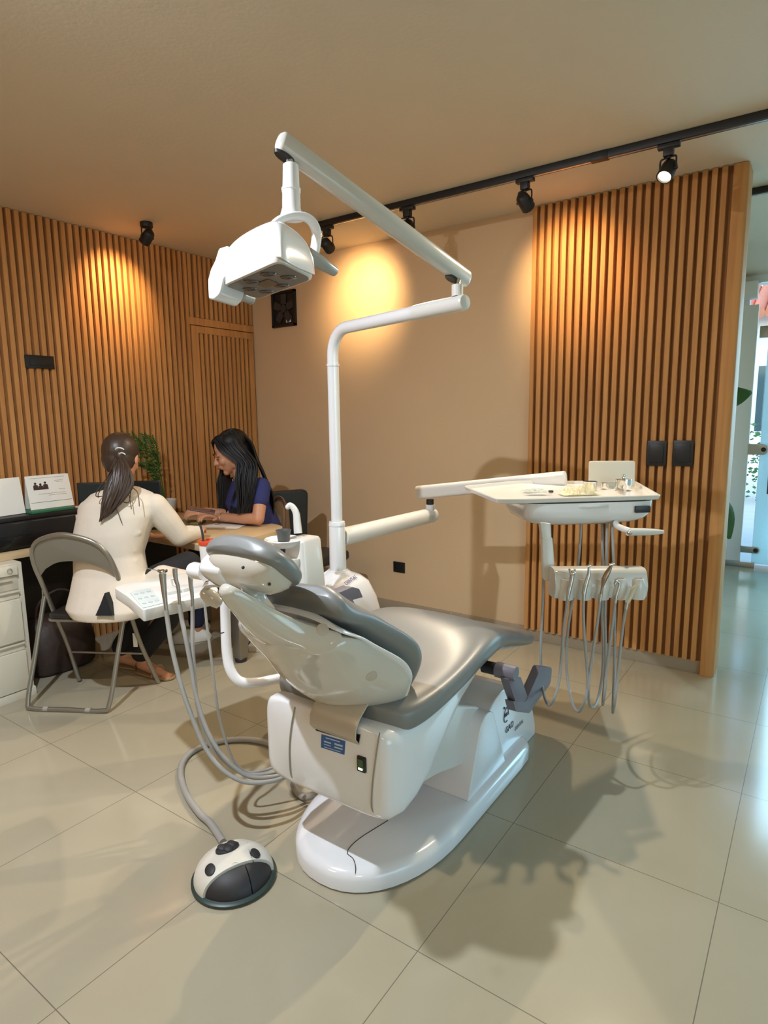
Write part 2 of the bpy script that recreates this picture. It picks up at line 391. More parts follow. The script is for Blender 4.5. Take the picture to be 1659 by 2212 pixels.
# outside
bm = BM(); box(bm, (-8, YE+.06, -.12), (9, 26, -.02)); struct('ground', bm, mat('pavement', (.62, .60, .56), .85, var=.1, vscale=4, bump=.2), smooth=False)
b = thing('house', 'white house with a red tiled roof edge across the street, seen through the entrance glass', 'building', (-1.5, 16, -.02))
bm = BM(); box(bm, (-6, 16, -.02), (5, 18, 3.6)); add_mesh('wall', bm, mat('white_render', (.85, .85, .83), .8, var=.03), b)
bm = BM()
for i in range(44):
    x = -6+.25*i; cyl(bm, (x, 15.4, 3.45), (x, 17.5, 4.3), .13, n=10)
add_mesh('tiled_roof', bm, mat('terracotta_tile', (.62, .20, .11), .7, var=.2, vscale=8), b)
for x in (-3.2, -1.2, .6):
    bm = BM(); box(bm, (x, 15.94, 1.0), (x+.9, 15.99, 2.4)); add_mesh('window', bm, mat('window_dark', (.05, .08, .09), .1), b)
# ================================================================== LAMPS AND WALL FITTINGS
TY = 3.075
def track(x0, x1, y, label):
    t = thing('lighting_track', label, 'lighting track', (x0, y, ZC-.036), group=None)
    bm = BM(); box(bm, (x0, y-.018, ZC-.034), (x1, y+.018, ZC-.001)); add_mesh('rail', bm, M_blackm, t, bev=.002)
    bm = BM(); box(bm, (x0, y-.005, ZC-.0355), (x1, y+.005, ZC-.0335)); add_mesh('conductor_slot', bm, M_steel, t)
    bm = BM(); box(bm, (x0-.012, y-.02, ZC-.037), (x0+.03, y+.02, ZC-.0005)); add_mesh('end_cap', bm, M_blackm, t, bev=.003)
    if x1 > 0 and x0 < -2:
        bm = BM(); box(bm, (-.965, y-.021, ZC-.037), (-.885, y+.021, ZC-.0005)); add_mesh('joint_connector', bm, M_blackm, t, bev=.003)
    return t
track(-2.66, 1.9, TY, 'long black lighting track on the ceiling in front of the back wall')
q = zp(1618, 424, ZC-.035); track(-1.6, 2.6, q.y, 'short visible stretch of black track beyond the slatted partition')
M_bulb = mat('glowing_lens', (1, .9, .7), .4, emit=(1.0, .84, .60), estr=9)
def spot(label, x, y, aim, power, canopy=False, size=62, blend=.75, col=WARM, soft=.03):
    zt = ZC if canopy else ZC-.036
    t = thing('spotlight', label, 'spotlight', (x, y, zt), group=None)
    bm = BM()
    if canopy: cyl(bm, (x, y, zt-.03), (x, y, zt-.001), .037, n=24)
    else: box(bm, (x-.045, y-.016, zt-.018), (x+.045, y+.016, zt)); box(bm, (x-.02, y-.018, zt-.052), (x+.02, y+.018, zt-.016))
    add_mesh('mounting_base', bm, M_blackm, t, bev=.003)
    zb = zt-.03 if canopy else zt-.052
    pv = V((x, y, zb-.055)); d = (V(aim)-pv).normalized()
    h = V((d.x, d.y, 0)).normalized() if abs(d.x)+abs(d.y) > .02 else X.copy()
    s = V((-h.y, h.x, 0))
    bm = BM()
    top = V((x, y, zb-.004))
    for k in (-1, 1):
        tube(bm, [top+s*k*.004, top+s*k*.03, top+s*k*.037-Z*.01, pv+s*k*.037+Z*.01, pv+s*k*.037], .004, n=8, k=3)
    cyl(bm, (x, y, zb-.008), (x, y, zb+.002), .009, n=12)
    add_mesh('yoke', bm, M_blackm, t)
    bm = BM(); revolve(bm, pv-d*.045, d, [(0, .014), (.002, .022), (.012, .030), (.03, .033), (.085, .0345), (.087, .033), (.086, .029), (.072, .027)], n=28)
    hd = add_mesh('lamp_head', bm, M_blackm, t)
    bm = BM(); revolve(bm, pv+d*.0275, d, [(0, .012), (.004, .026), (.007, .026), (.009, .020), (.010, .001)], n=24); add_mesh('lens', bm, M_bulb, hd, label='glowing bulb face')
    for k in (-1, 1):
        bm = BM(); cyl(bm, pv+s*k*.033, pv+s*k*.043, .007, n=12); add_mesh('pivot_knob', bm, M_blackm, t)
    ld = bpy.data.lights.new('spot_beam', 'SPOT'); ld.energy = power; ld.spot_size = math.radians(size); ld.spot_blend = blend; ld.color = col; ld.shadow_soft_size = soft
    lo = bpy.data.objects.new('spot_beam', ld); COL.objects.link(lo)
    lo.matrix_world = Matrix.Translation(pv+d*.046) @ d.to_track_quat('-Z', 'Y').to_matrix().to_4x4()
    return t
spot('black spotlight head on a round ceiling mount, beside the left slatted wall', -3.447, 2.436, xp(243, 640, XL), 34, canopy=True, size=86, blend=1)
spot('black track spotlight partly behind the dental lamp, lighting the back wall', -2.56, TY, yp(790, 640, YB), 42, size=84, blend=1)
spot('black track spotlight in mid track, its lens lit and turned towards the room', -1.975, TY, (-1.35, 1.3, 0), 84, size=125, blend=1, col=(1, .84, .62), soft=.025)
spot('unlit-looking black track spotlight turned away at the left edge of the slatted panel', -1.285, TY, yp(1232, 590, 3.6), 34, size=84, blend=1)
spot('brightly glowing track spotlight, rightmost on the long track', -.63, TY, (-1.25, 1.35, 0), 84, size=125, blend=1, col=(1, .84, .62), soft=.025)

def plate(name, label, cat, P, w, h, dep, n, m=M_black, group=None):
    """small wall plate; P = centre on the wall, n = wall normal"""
    n = V(n); s = Z.cross(n).normalized()
    t = thing(name, label, cat, P-Z*h/2, group=group)
    bm = BM(); obox(bm, P+n*dep/2, s, n, Z, w, dep, h); add_mesh('plate', bm, m, t, bev=.003)
    return t, s
P1_ = yp(1419, 979, YB-.044); P2_ = yp(1476, 979, YB-.044)
for P, lb in ((P1_, 'square black wall switch on the slatted panel, left of the pair'), (P2_, 'square black wall switch on the slatted panel, right of the pair')):
    P = V((P.x, YB-.044, P.z)); t, s = plate('wall_switch', lb, 'switch', P, .098, .135, .014, (0, -1, 0), group=None)
    bm = BM(); obox(bm, P+V((0, -.016, 0)), s, Y, Z, .07, .006, .10); add_mesh('rocker', bm, M_black, t, bev=.002)
P = yp(863, 1225, YB); t, s = plate('wall_socket', 'black rectangular wall socket low on the beige back wall', 'socket', P, .098, .078, .009, (0, -1, 0))
for dx in (-.022, .022):
    bm = BM(); obox(bm, P+V((dx, -.0095, 0)), s, Y, Z, .03, .002, .03); add_mesh('outlet', bm, M_blackm, t, bev=.001)
P = xp(84, 782, XL+SD+.003); t, s = plate('wall_plate', 'small horizontal black plate on the left slatted wall', 'wall plate', P, .165, .075, .016, (1, 0, 0))
bm = BM(); obox(bm, P+V((.017, 0, 0)), Y, X, Z, .12, .004, .045); add_mesh('cover_insert', bm, M_black, t, bev=.001)
# square ventilation opening in the back wall: black frame, fan parts inside
A = yp(589, 633, YB); B = yp(642, 703, YB); cx = (A.x+B.x)/2; cz = (A.z+B.z)/2; hw = abs(B.x-A.x)/2; hh = abs(A.z-B.z)/2
t = thing('wall_vent', 'black square ventilation opening with a fan, high on the back wall under the dental lamp', 'vent', (cx, YB, cz-hh))
bm = BM(); box(bm, (cx-hw, YB-.006, cz-hh), (cx+hw, YB-.001, cz+hh)); add_mesh('back_panel', bm, M_blackm, t)
bm = BM()
for a, b2 in (((cx-hw, YB-.022, cz-hh), (cx-hw+.02, YB-.001, cz+hh)), ((cx+hw-.02, YB-.022, cz-hh), (cx+hw, YB-.001, cz+hh)), ((cx-hw, YB-.022, cz-hh), (cx+hw, YB-.001, cz-hh+.02)), ((cx-hw, YB-.022, cz+hh-.02), (cx+hw, YB-.001, cz+hh))): box(bm, a, b2)
add_mesh('frame', bm, M_black, t, bev=.002)
bm = BM(); c = V((cx, YB-.014, cz)); cyl(bm, c, c+V((0, -.006, 0)), .03)
for k in range(5):
    a = k*2*PI/5+.3; d = V((math.cos(a), 0, math.sin(a))); obox(bm, c+d*.065, d, (Y*.9+d.cross(Y)*.3).normalized(), d.cross(Y), .09, .003, .055)
add_mesh('fan', bm, M_dark, t)
bm = BM(); box(bm, (cx+.02, YB-.012, cz-hh+.03), (cx+.07, YB-.008, cz-hh+.062)); add_mesh('pale_tab', bm, M_whiteP, t)

# ================================================================== DESK AND WHAT IS ON IT
ZT = .75; XF = -3.375
t = thing('desk', 'light wood laminate desk running along the slatted wall and turning into a rounded peninsula', 'desk', (-3.2, 2.0, 0))
out = [(XL+.03, .2), (XF, .2), (XF, 2.02), (-3.30, 2.12), (-2.66, 2.10), (-2.60, 2.20), (-2.62, 2.60), (-2.70, 2.76), (-2.86, 2.80), (XL+.03, 2.80)]
rr = [0, .01, .08, .1, .03, .05, .1, .1, .08, 0]
bm = BM(); prism(bm, round_poly([(x, y, ZT-.036) for x, y in out], rr, 6), (0, 0, .036)); add_mesh('desktop', bm, M_desk, t, bev=.002)
for (x, y) in ((-2.71, 2.36), (-2.83, 2.66), (-3.45, 2.7)):
    bm = BM(); box(bm, (x-.032, y-.032, .02), (x+.032, y+.032, ZT-.036)); lg = add_mesh('leg', bm, M_grey_tube, t, bev=.004)
    bm = BM(); cyl(bm, (x, y, 0), (x, y, .022), .034, .038); add_mesh('foot', bm, M_dark, lg)
bm = BM(); box(bm, (XL+.03, 1.5, .25), (XL+.05, 2.75, ZT-.036)); add_mesh('modesty_panel', bm, mat('dark_panel', (.03, .022, .018), .6), t)

# drawer pedestal
cx0, cx1, cy0, cy1 = -3.80, -3.272, 1.02, 1.455
t = thing('drawer_cabinet', 'cream steel drawer cabinet with a lock under the left end of the desk', 'cabinet', (-3.5, 1.24, 0))
bm = BM(); box(bm, (cx0, cy0, .0), (cx1-.02, cy1, .713)); add_mesh('body', bm, M_cab, t, bev=.003)
zs = [(.05, .30), (.31, .575)]
for z0, z1 in zs:
    bm = BM(); box(bm, (cx1-.022, cy0+.012, z0), (cx1, cy1-.03, z1-.045)); d = add_mesh('drawer', bm, M_cab, t, bev=.004)
    bm = BM(); box(bm, (cx1-.02, cy0+.012, z1-.043), (cx1-.012, cy1-.03, z1-.004)); box(bm, (cx1-.02, cy0+.012, z1-.010), (cx1, cy1-.03, z1-.002)); add_mesh('handle_recess', bm, M_cab, d, bev=.0015)
bm = BM(); box(bm, (cx1-.022, cy0+.012, .655), (cx1, cy1-.03, .708)); d = add_mesh('drawer', bm, M_cab, t, bev=.003)
bm = BM(); cyl(bm, (cx1, 1.385, .682), (cx1+.006, 1.385, .682), .013); add_mesh('lock', bm, M_chrome, d, label='round chrome lock')
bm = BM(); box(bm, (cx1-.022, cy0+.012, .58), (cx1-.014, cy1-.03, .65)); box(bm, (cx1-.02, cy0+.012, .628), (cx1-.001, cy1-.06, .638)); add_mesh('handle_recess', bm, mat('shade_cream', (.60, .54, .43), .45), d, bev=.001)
bm = BM(); box(bm, (cx0+.01, cy0+.01, 0), (cx1-.004, cy1+.002, .045)); add_mesh('plinth', bm, M_cab, t, bev=.002)

# printer: black, on the desk
pa = zp(152, 1166, ZT)
py1 = 1.90
t = thing('printer', 'black inkjet printer on the desk at the left edge, with papers on top', 'printer', (-3.6, 1.5, ZT))
bm = BM(); box(bm, (-3.80, 1.28, ZT+.004), (-3.42, py1, ZT+.15)); add_mesh('body', bm, M_black, t, bev=.012, seg=3)
bm = BM(); box(bm, (-3.80, 1.285, ZT+.151), (-3.43, py1-.005, ZT+.175)); add_mesh('lid', bm, M_black, t, bev=.006)
bm = BM(); box(bm, (-3.432, 1.40, ZT+.02), (-3.405, py1-.17, ZT+.075)); add_mesh('output_tray', bm, mat('gloss_black', (.008, .008, .008), .15), t, bev=.004)
bm = BM(); box(bm, (-3.421, py1-.075, ZT+.118), (-3.418, py1-.035, ZT+.142)); add_mesh('badge', bm, M_paper, t, label='small pale rectangular badge')
M_green = mat('green_cover', (.02, .13, .055), .5)
bm = BM(); box(bm, (-3.62, 1.60, ZT+.176), (-3.44, 1.84, ZT+.189)); tag(add_mesh('notebook', bm, M_green, bev=.002), 'slim green notebook lying on the printer in front of the desk calendar', 'notebook')
# desk calendar: two leaning sheets and printed picture
t = thing('desk_calendar', 'white desk calendar with a photo of three people, standing on the printer', 'calendar', (-3.56, 1.73, ZT+.19))
def sheet(x0, y0, x1, y1, z0, z1, lean, th=.003):
    bm = BM(); d = V((x1-x0, y1-y0, 0)).normalized(); nrm = V((d.y, -d.x, 0)); up = (Z-nrm*lean).normalized()
    c = V(((x0+x1)/2, (y0+y1)/2, z0))+up*(z1-z0)/2; obox(bm, c, d, nrm, up, V((x1-x0, y1-y0, 0)).length, th, z1-z0); return bm, c, d, nrm, up
z0 = ZT+.19
bm, c, d, nrm, up = sheet(-3.50, 1.625, -3.50, 1.865, z0, z0+.185, .22); f = add_mesh('front_page', bm, M_paper, t)
bm, *_ = sheet(-3.575, 1.63, -3.575, 1.86, z0, z0+.185, -.16); add_mesh('back_page', bm, M_paper, t)
bm = BM(); obox(bm, c-up*.055+nrm*.002, d, nrm, up, .225, .001, .0015); add_mesh('rule_line', bm, M_dark, f)
M_photo = mat('dark_photo_ink', (.05, .022, .018), .6)
for k, (a, hgt) in enumerate(((-.072, .044), (-.045, .036), (-.018, .046))):
    bm = BM(); b0 = c+d*a+up*.015+nrm*.0022
    prism(bm, [b0-d*.014, b0+d*.014, b0+d*.0125+up*hgt*.55, b0+d*.004+up*hgt*.65, b0-d*.004+up*hgt*.65, b0-d*.0125+up*hgt*.55], nrm*.0006)
    cyl(bm, b0+up*hgt*.8, b0+up*hgt*.8+nrm*.0006, .0065, n=14)
    add_mesh('printed_figure', bm, M_photo, f)
for k, (a, b_, L_) in enumerate(((.06, .06, .05), (.062, .052, .04), (.07, .01, .035), (0, .08, .19), (.01, -.01, .15), (.04, -.02, .1))):
    bm = BM(); obox(bm, c+d*a+up*b_+nrm*.002, d, nrm, up, L_, .0008, .0022); add_mesh('print_line', bm, mat('grey_print', (.42, .38, .33), .7), f)
bm, c, d, nrm, up = sheet(-3.49, 1.37, -3.51, 1.60, z0-.012, z0+.185, .15); o = tag(add_mesh('leaflet', bm, M_paper), 'blank white sheet standing on the printer, left of the calendar', 'leaflet')
bm = BM(); obox(bm, V((-3.55, 1.815+.04, ZT+.1775)), V((.93, .36, 0)), V((-.36, .93, 0)), Z, .17, .055, .003); tag(add_mesh('paper_slip', bm, mat('pinkish_paper', (.72, .58, .47), .7)), 'narrow pale paper slip on the right end of the printer', 'paper')
# monitor behind the woman in white
mc = V((-3.66, 2.28, 0)); t = thing('computer_monitor', 'black computer monitor mostly hidden behind the woman in white', 'monitor', (mc.x, mc.y, ZT))
md = V((.86, .51, 0)).normalized(); mn = V((md.y, -md.x, 0))
ml = dp(166, 1043, 3.62); mr = dp(348, 1057, 3.72); md = V((mr.x-ml.x, mr.y-ml.y, 0)).normalized(); mn = V((md.y, -md.x, 0)); W_ = V((mr.x-ml.x, mr.y-ml.y, 0)).length; mz = ml.z; mid = (ml+mr)/2
bm = BM(); obox(bm, V((mid.x, mid.y, mz-.15)), md, mn, Z, W_, .02, .30); s_ = add_mesh('housing', bm, M_black, t, bev=.004)
bm = BM(); obox(bm, V((mid.x, mid.y, mz-.148))+mn*.0105, md, mn, Z, W_-.018, .001, .272); add_mesh('screen', bm, mat('screen_glow', (.008, .012, .014), .2, emit=(.12, .28, .34), estr=.02), s_)
bm = BM(); cyl(bm, V((mid.x, mid.y, ZT+.008))-mn*.02, V((mid.x, mid.y, mz-.2))-mn*.02, .02); box(bm, (mid.x-.1, mid.y-.08, ZT+.001), (mid.x+.1, mid.y+.08, ZT+.012)); add_mesh('stand', bm, M_black, t, bev=.002)
# potted plant on the desk by the wall
pb = V((-3.70, 2.62, ZT)); t = thing('potted_plant', 'small palm-like potted plant on the desk behind the woman in white', 'plant', pb)
bm = BM(); revolve(bm, pb+Z*.001, Z, [(0, .05), (.005, .055), (.11, .07), (.12, .072), (.12, .062), (.10, .06), (.09, .001)]); add_mesh('pot', bm, M_whiteP, t)
M_leaf = mat('palm_leaf', (.055, .13, .02), .5, var=.3, vscale=10)
bm = BM(); rnd = random.Random(3)
tips = [dp(327, 945, 4.1), dp(312, 940, 4.1), dp(300, 952, 4.1), dp(331, 975, 4.1), dp(322, 1000, 4.12), dp(262, 936, 4.12), dp(285, 938, 4.12), dp(300, 1000, 4.1), dp(318, 1010, 4.1)]
stems = BM()
for tp in tips:
    base = pb+Z*.1; mid_ = base.lerp(tp, .6)+Z*.06
    sp = spline([base, mid_, tp], 8); tube(stems, sp, .0025, n=6, k=1)
    for i in range(5, len(sp)):
        u_ = i/(len(sp)-1); dd = (sp[i]-sp[i-1]).normalized()
        for sgn in (-1, 1):
            side = dd.cross(V((.5, -.8, .2)).normalized())*sgn; L_ = .055*(1.15-abs(u_-.7))
            tipv = sp[i]+dd*L_*.75+side*L_*.7-Z*.012
            a = bm.verts.new(sp[i]); b_ = bm.verts.new(sp[i].lerp(tipv, .45)+dd*.007+Z*.003); c_ = bm.verts.new(tipv); d_ = bm.verts.new(sp[i].lerp(tipv, .45)-dd*.007)
            bm.faces.new((a, b_, c_, d_))
add_mesh('foliage', bm, M_leaf, t, solid=.001); add_mesh('stems', stems, M_leaf, t)
# papers and things on the peninsula
bm = BM(); c = zp(480, 1136, ZT+.002); obox(bm, c+Z*.001, V((.9, .43, 0)).normalized(), V((-.43, .9, 0)).normalized(), Z, .28, .19, .0015); tag(add_mesh('paper_sheet', bm, M_paper), 'white sheet of paper on the peninsula under the arm of the woman in blue', 'paper')
bm = BM(); c = zp(412, 1128, ZT+.01); obox(bm, c, V((.9, .43, 0)).normalized(), V((-.43, .9, 0)).normalized(), Z, .16, .11, .016); tag(add_mesh('notepad', bm, mat('olive_cover', (.20, .16, .06), .6), bev=.002), 'small olive notepad on the desk between the two women', 'notepad')
# dark bag under the desk
t = thing('handbag', 'dark brown bag on the floor under the desk behind the folding chair', 'bag', (-3.55, 1.72, 0))
bm = BM(); skin(bm, [ring(bm, (-3.55, 1.72, z), X, Y, rx, ry, n=24, e=3) for z, rx, ry in ((.003, .12, .17), (.02, .135, .19), (.15, .14, .20), (.26, .12, .18), (.32, .06, .16), (.33, .02, .15))])
add_mesh('bag_body', bm, mat('dark_leather', (.035, .018, .013), .5, bump=.3, bscale=30, var=.2), t)
bm = BM(); tube(bm, [(-3.53, 1.60, .32), (-3.50, 1.62, .42), (-3.49, 1.72, .47), (-3.50, 1.82, .42), (-3.53, 1.84, .32)], .008); add_mesh('handle', bm, mat('dark_leather', (.03, .02, .02)), t)
# power adapter
c = zp(556, 1405, .0); t = thing('power_adapter', 'small white power block with a cable, on the floor by the desk leg', 'adapter', c)
bm = BM(); obox(bm, c+Z*.022, CR.cross(Z).normalized(), Z.cross(CR.cross(Z)).normalized(), Z, .06, .10, .042); add_mesh('block', bm, M_whiteP, t, bev=.006)
bm = BM(); tube(bm, [c+Z*.02, c+V((-.12, .04, .006)), c+V((-.2, .18, .006)), c+V((-.34, .25, .006)), c+V((-.4, .5, .006))], .004); add_mesh('cable', bm, M_dark, t)
# ================================================================== DENTAL CHAIR
CX = -1.15
chair = thing('dental_chair', 'large grey upholstered dental chair on a white base in the middle of the room', 'dental chair', (CX, 1.8, 0))
# base plate
def base_outline(off, z):
    L, R = -1.425+off, -.885-off; pts = []
    for i in range(25):
        t = PI+PI*i/24; c, s = math.cos(t), math.sin(t)
        pts.append(V(((L+R)/2+(R-L)/2*math.copysign(abs(c)**.9, c), 1.70+(.43-off)*math.copysign(abs(s)**.9, s), z)))
    for i in range(15):
        t = PI*i/14; c, s = math.cos(t), math.sin(t)
        pts.append(V(((L+R)/2+(R-L)/2*math.copysign(abs(c)**.6, c), 2.20+(.20-off)*math.copysign(abs(s)**.6, s), z)))
    return pts
bm = BM(); rs = []
for off, z in ((.008, .002), (0, .006), (0, .042), (.006, .056), (.018, .065), (.034, .069)):
    rs.append([bm.verts.new(p) for p in base_outline(off, z)])
skin(bm, rs); base = add_mesh('base_plate', bm, M_white, chair, angle=60)
bm = BM(); tube(bm, [zp(767, 1902, .045), zp(768, 1875, .0702), zp(763, 1855, .0702), zp(750, 1840, .0702), zp(775, 1812, .0702), zp(838, 1772, .0702)], .0013, n=6, k=4); add_mesh('seam', bm, M_dark, base)
# rear hinge tower of the lift
bm = BM()
prof = [(1.93, .068), (1.985, .28), (2.06, .345), (2.20, .35), (2.36, .285), (2.44, .19), (2.50, .05), (2.50, .002), (2.36, .002), (2.3, .068)]
prism(bm, round_poly([(-1.345, y, z) for y, z in prof], [.01, .05, .05, .08, .1, .08, .05, 0, 0, 0]), (.40, 0, 0)); tower = add_mesh('lift_tower', bm, M_white, chair, bev=.018, seg=4)
bm = BM()
prof = [(1.80, .068), (1.90, .315), (1.945, .345), (2.0, .33), (2.05, .22), (2.12, .068)]
prism(bm, round_poly([(-1.375, y, z) for y, z in prof], [.01, .03, .03, .04, .05, 0]), (.455, 0, 0)); add_mesh('lift_cover', bm, M_white, chair, bev=.012, seg=3)
# lift arm (parallelogram) between tower and seat shell
bm = BM()
prof = [(1.42, .33), (1.42, .50), (1.62, .50), (1.98, .345), (2.02, .22), (1.90, .16), (1.80, .185), (1.68, .225), (1.5, .26)]
prism(bm, round_poly([(-1.33, y, z) for y, z in prof], .03), (.365, 0, 0)); add_mesh('lift_arm', bm, M_whiteP, chair, bev=.01, seg=3)
bm = BM(); box(bm, (-1.30, 1.84, .069), (-1.04, 1.95, .26)); add_mesh('lift_mechanism', bm, M_dark, chair)
# seat shell: white box whose back faces the camera
bm = BM(); rs = []
for y, zb, zt, hw, e in ((1.285, .302, .555, .213, 6), (1.290, .290, .56, .230, 7), (1.305, .280, .56, .242, 8), (1.36, .272, .555, .250, 8), (1.42, .282, .55, .253, 7), (1.48, .315, .55, .253, 7), (1.55, .37, .555, .25, 6), (1.62, .42, .56, .247, 6), (1.72, .475, .565, .238, 5), (1.85, .515, .57, .225, 5), (1.98, .545, .575, .20, 5), (2.05, .56, .575, .18, 4)):
    rs.append(ring(bm, (CX+.008, y, (zb+zt)/2), X, Z, hw, (zt-zb)/2, n=64, e=e))
skin(bm, rs); shell = add_mesh('seat_shell', bm, M_white, chair, angle=50)
def on_back(x, y, Yb=1.283): return yp(x, y, Yb)
for a in ([(637, 1528), (629, 1570), (625, 1620), (628, 1672), (634, 1688)], [(820, 1583), (811, 1640), (804, 1700), (803, 1745), (808, 1764)]):
    bm = BM(); pts = [on_back(*q) for q in a]; pts[-1] += V((0, .01, 0)); tube(bm, pts, .0022, n=8, k=4); add_mesh('trim_strip', bm, mat('beige_seam', (.30, .26, .20), .5), shell)
# data plate, power switch, slot
bm = BM(); A, B, C_, D_ = [on_back(*q, 1.2845) for q in ((695, 1586), (746, 1601), (744, 1630), (694, 1614))]
M_plate = mat('blue_plate', (.02, .10, .33), .35, var=.1, vscale=60)
prism(bm, [A, B, C_, D_], (0, -.0015, 0)); pl_ = add_mesh('data_plate', bm, M_plate, shell, label='small blue data plate')
ux = (B-A).normalized(); uz = (A-D_).normalized(); W_ = (B-A).length; H_ = (A-D_).length; c0 = (A+B+C_+D_)/4-V((0, .002, 0))
for (a, b_, w_, h_) in ((.0, .36, .6, .07), (-.22, .05, .3, .1), (.25, .1, .34, .13), (.25, -.14, .34, .1), (-.22, -.16, .3, .06), (.0, -.37, .7, .05)):
    bm = BM(); obox(bm, c0+ux*a*W_+uz*b_*H_, ux, Y, uz, w_*W_, .0008, h_*H_); add_mesh('plate_field', bm, mat('pale_blue', (.45, .55, .68), .5), pl_)
P = on_back(782, 1650, 1.284); bm = BM(); obox(bm, P, X, Y, Z, .030, .012, .046); sw = add_mesh('power_switch', bm, M_black, shell, bev=.003)
bm = BM(); obox(bm, P-Y*.0065+Z*.004, X, Y, Z, .018, .004, .024); add_mesh('rocker', bm, mat('green_rocker', (.05, .10, .03), .35), sw)
bm = BM(); obox(bm, P-Y*.0085-Z*.012, X, Y, Z, .014, .002, .005); add_mesh('pilot_light', bm, mat('green_glow', (.5, 1, .4), .4, emit=(.6, 1.0, .55), estr=3), sw)
bm = BM(); A, B, C_, D_ = [on_back(*q, 1.281) for q in ((680, 1562), (777, 1588), (774, 1606), (682, 1578))]; prism(bm, [A, B, C_, D_], (0, .03, 0)); add_mesh('slot', bm, M_blackm, shell)

# seat and leg cushion
bm = BM(); rs = []
st = [(1.335, .565, .030, .10), (1.345, .562, .046, .20), (1.365, .560, .055, .245), (1.41, .562, .062, .272), (1.50, .570, .062, .282), (1.60, .582, .060, .286), (1.72, .600, .058, .288), (1.84, .620, .060, .286), (1.95, .622, .056, .280), (2.05, .600, .050, .262), (2.16, .562, .046, .240), (2.28, .518, .042, .222), (2.40, .474, .042, .205), (2.50, .443, .040, .188), (2.56, .425, .036, .168), (2.59, .418, .026, .14), (2.605, .413, .012, .10)]
for y, z, th, hw in st:
    r_ = ring(bm, (CX, y, z), X, Z, hw, th, n=40, e=3.2)
    for v in r_:     # dished top with raised thigh bolsters
        u_ = (v.co.x-CX)/hw; top = max(0, (v.co.z-z)/th)
        dish = .030*math.exp(-((y-1.62)/.22)**2)+.012*math.exp(-((y-2.2)/.25)**2)
        v.co.z += top*(-dish*(1-u_*u_)*1.3)
        v.co.z += top*.026*math.exp(-((y-1.96)/.11)**2)*(1-u_*u_)
    rs.append(r_)
skin(bm, rs); add_mesh('seat_cushion', bm, M_grey, chair, sub=2)
bm = BM(); skin(bm, [ring(bm, (CX, y, z), X, Z, hw, .010, n=24, e=5) for y, z, hw in ((2.0, .555, .2), (2.15, .512, .18), (2.3, .468, .165), (2.46, .418, .15), (2.50, .408, .14))]); add_mesh('leg_rest_board', bm, M_whiteP, chair)

# backrest frame: B0 hinge, vv up along the back, nn out of the back of the chair
from mathutils.bvhtree import BVHTree
B0 = V((CX, 1.475, .535)); vv = V((0, -.614, .789)); nn = V((0, -.789, -.614))
def bk(x, v, n): return B0+X*x+vv*v+nn*n
def wing(u_, v):      # the side wings curl forward low down and fold back at the shoulders
    return -.055*abs(u_)**2.2*math.exp(-((v-.19)/.16)**2)+.030*abs(u_)**2.5*math.exp(-((v-.475)/.06)**2)
bm = BM(); rs = []
st = [(.015, .10, .012), (.025, .155, .024), (.05, .190, .036), (.10, .225, .041), (.15, .248, .043), (.20, .255, .043), (.245, .249, .043), (.295, .234, .043), (.35, .217, .043), (.41, .207, .043), (.47, .198, .042), (.505, .188, .036), (.525, .168, .025), (.533, .14, .012)]
for v, hw, th in dense(st, 3):
    n0 = -.033-.02*math.sin(min(1, v/.58)*PI)
    r_ = ring(bm, bk(0, v, n0), X, nn, hw, th, n=56, e=3.0)
    for q in r_:
        u_ = (q.co.x-CX)/hw; q.co += nn*wing(u_, v)
        q.co += vv*(-.028*max(0, 1-abs(u_)*1.5)*min(1, max(0, (v-.40)/.1)))
    rs.append(r_)
skin(bm, rs); add_mesh('backrest_cushion', bm, M_grey, chair, sub=1)
# moulded white shell behind the backrest, keeled along the middle and reaching up to the neck joint
bm = BM(); rs = []; M_shell = mat('smoky_shaded_shell', (.58, .54, .47), .14, coat=.8, var=.01)  # smoky white, darkened further for the shadow lying on the shell
st = [(.00, .10, .010, 0), (.012, .155, .026, 0), (.035, .185, .044, 0), (.08, .215, .070, 0), (.14, .236, .090, 0), (.19, .238, .102, 0), (.24, .232, .110, 0), (.29, .218, .112, 0), (.345, .206, .110, 0), (.39, .203, .104, .002), (.43, .192, .094, .006), (.46, .158, .084, .016), (.495, .115, .074, .034), (.55, .080, .058, .056), (.60, .060, .046, .070), (.65, .044, .036, .082), (.685, .028, .026, .090), (.697, .012, .012, .094)]
NS = 64
for v, hw, dep, no in dense(st, 4):
    r_ = []
    for i in range(NS):
        t = 2*PI*i/NS; c, s = math.cos(t), math.sin(t)
        u_ = math.copysign(abs(c)**(2/2.4), c)
        n = (dep*abs(s)**.85*(1+.10*max(0, 1-abs(u_)*2.2)) if s > 0 else -.006*abs(s))+wing(u_, v)*(1 if v < .44 else .3)+.010+no
        r_.append(bm.verts.new(bk(hw*u_, v, n)))
    rs.append(r_)
skin(bm, rs); bmesh.ops.recalc_face_normals(bm, faces=bm.faces[:]); bm.normal_update(); bvhS = BVHTree.FromBMesh(bm); bshell = add_mesh('backrest_shell', bm, M_shell, chair, angle=70)
bm = BM(); rs = []      # bright rim panel under the cushion roll
for v, hw in dense([(.05, .190), (.10, .221), (.15, .244), (.20, .249), (.245, .244), (.295, .230), (.35, .216), (.41, .211), (.45, .202), (.47, .18)], 4):
    r_ = ring(bm, bk(0, v, .005), X, nn, hw, .010, n=48, e=3.0)
    for q in r_:
        u_ = (q.co.x-CX)/hw; q.co += nn*wing(u_, v)
    rs.append(r_)
skin(bm, rs); add_mesh('rim', bm, M_white, bshell, angle=70)
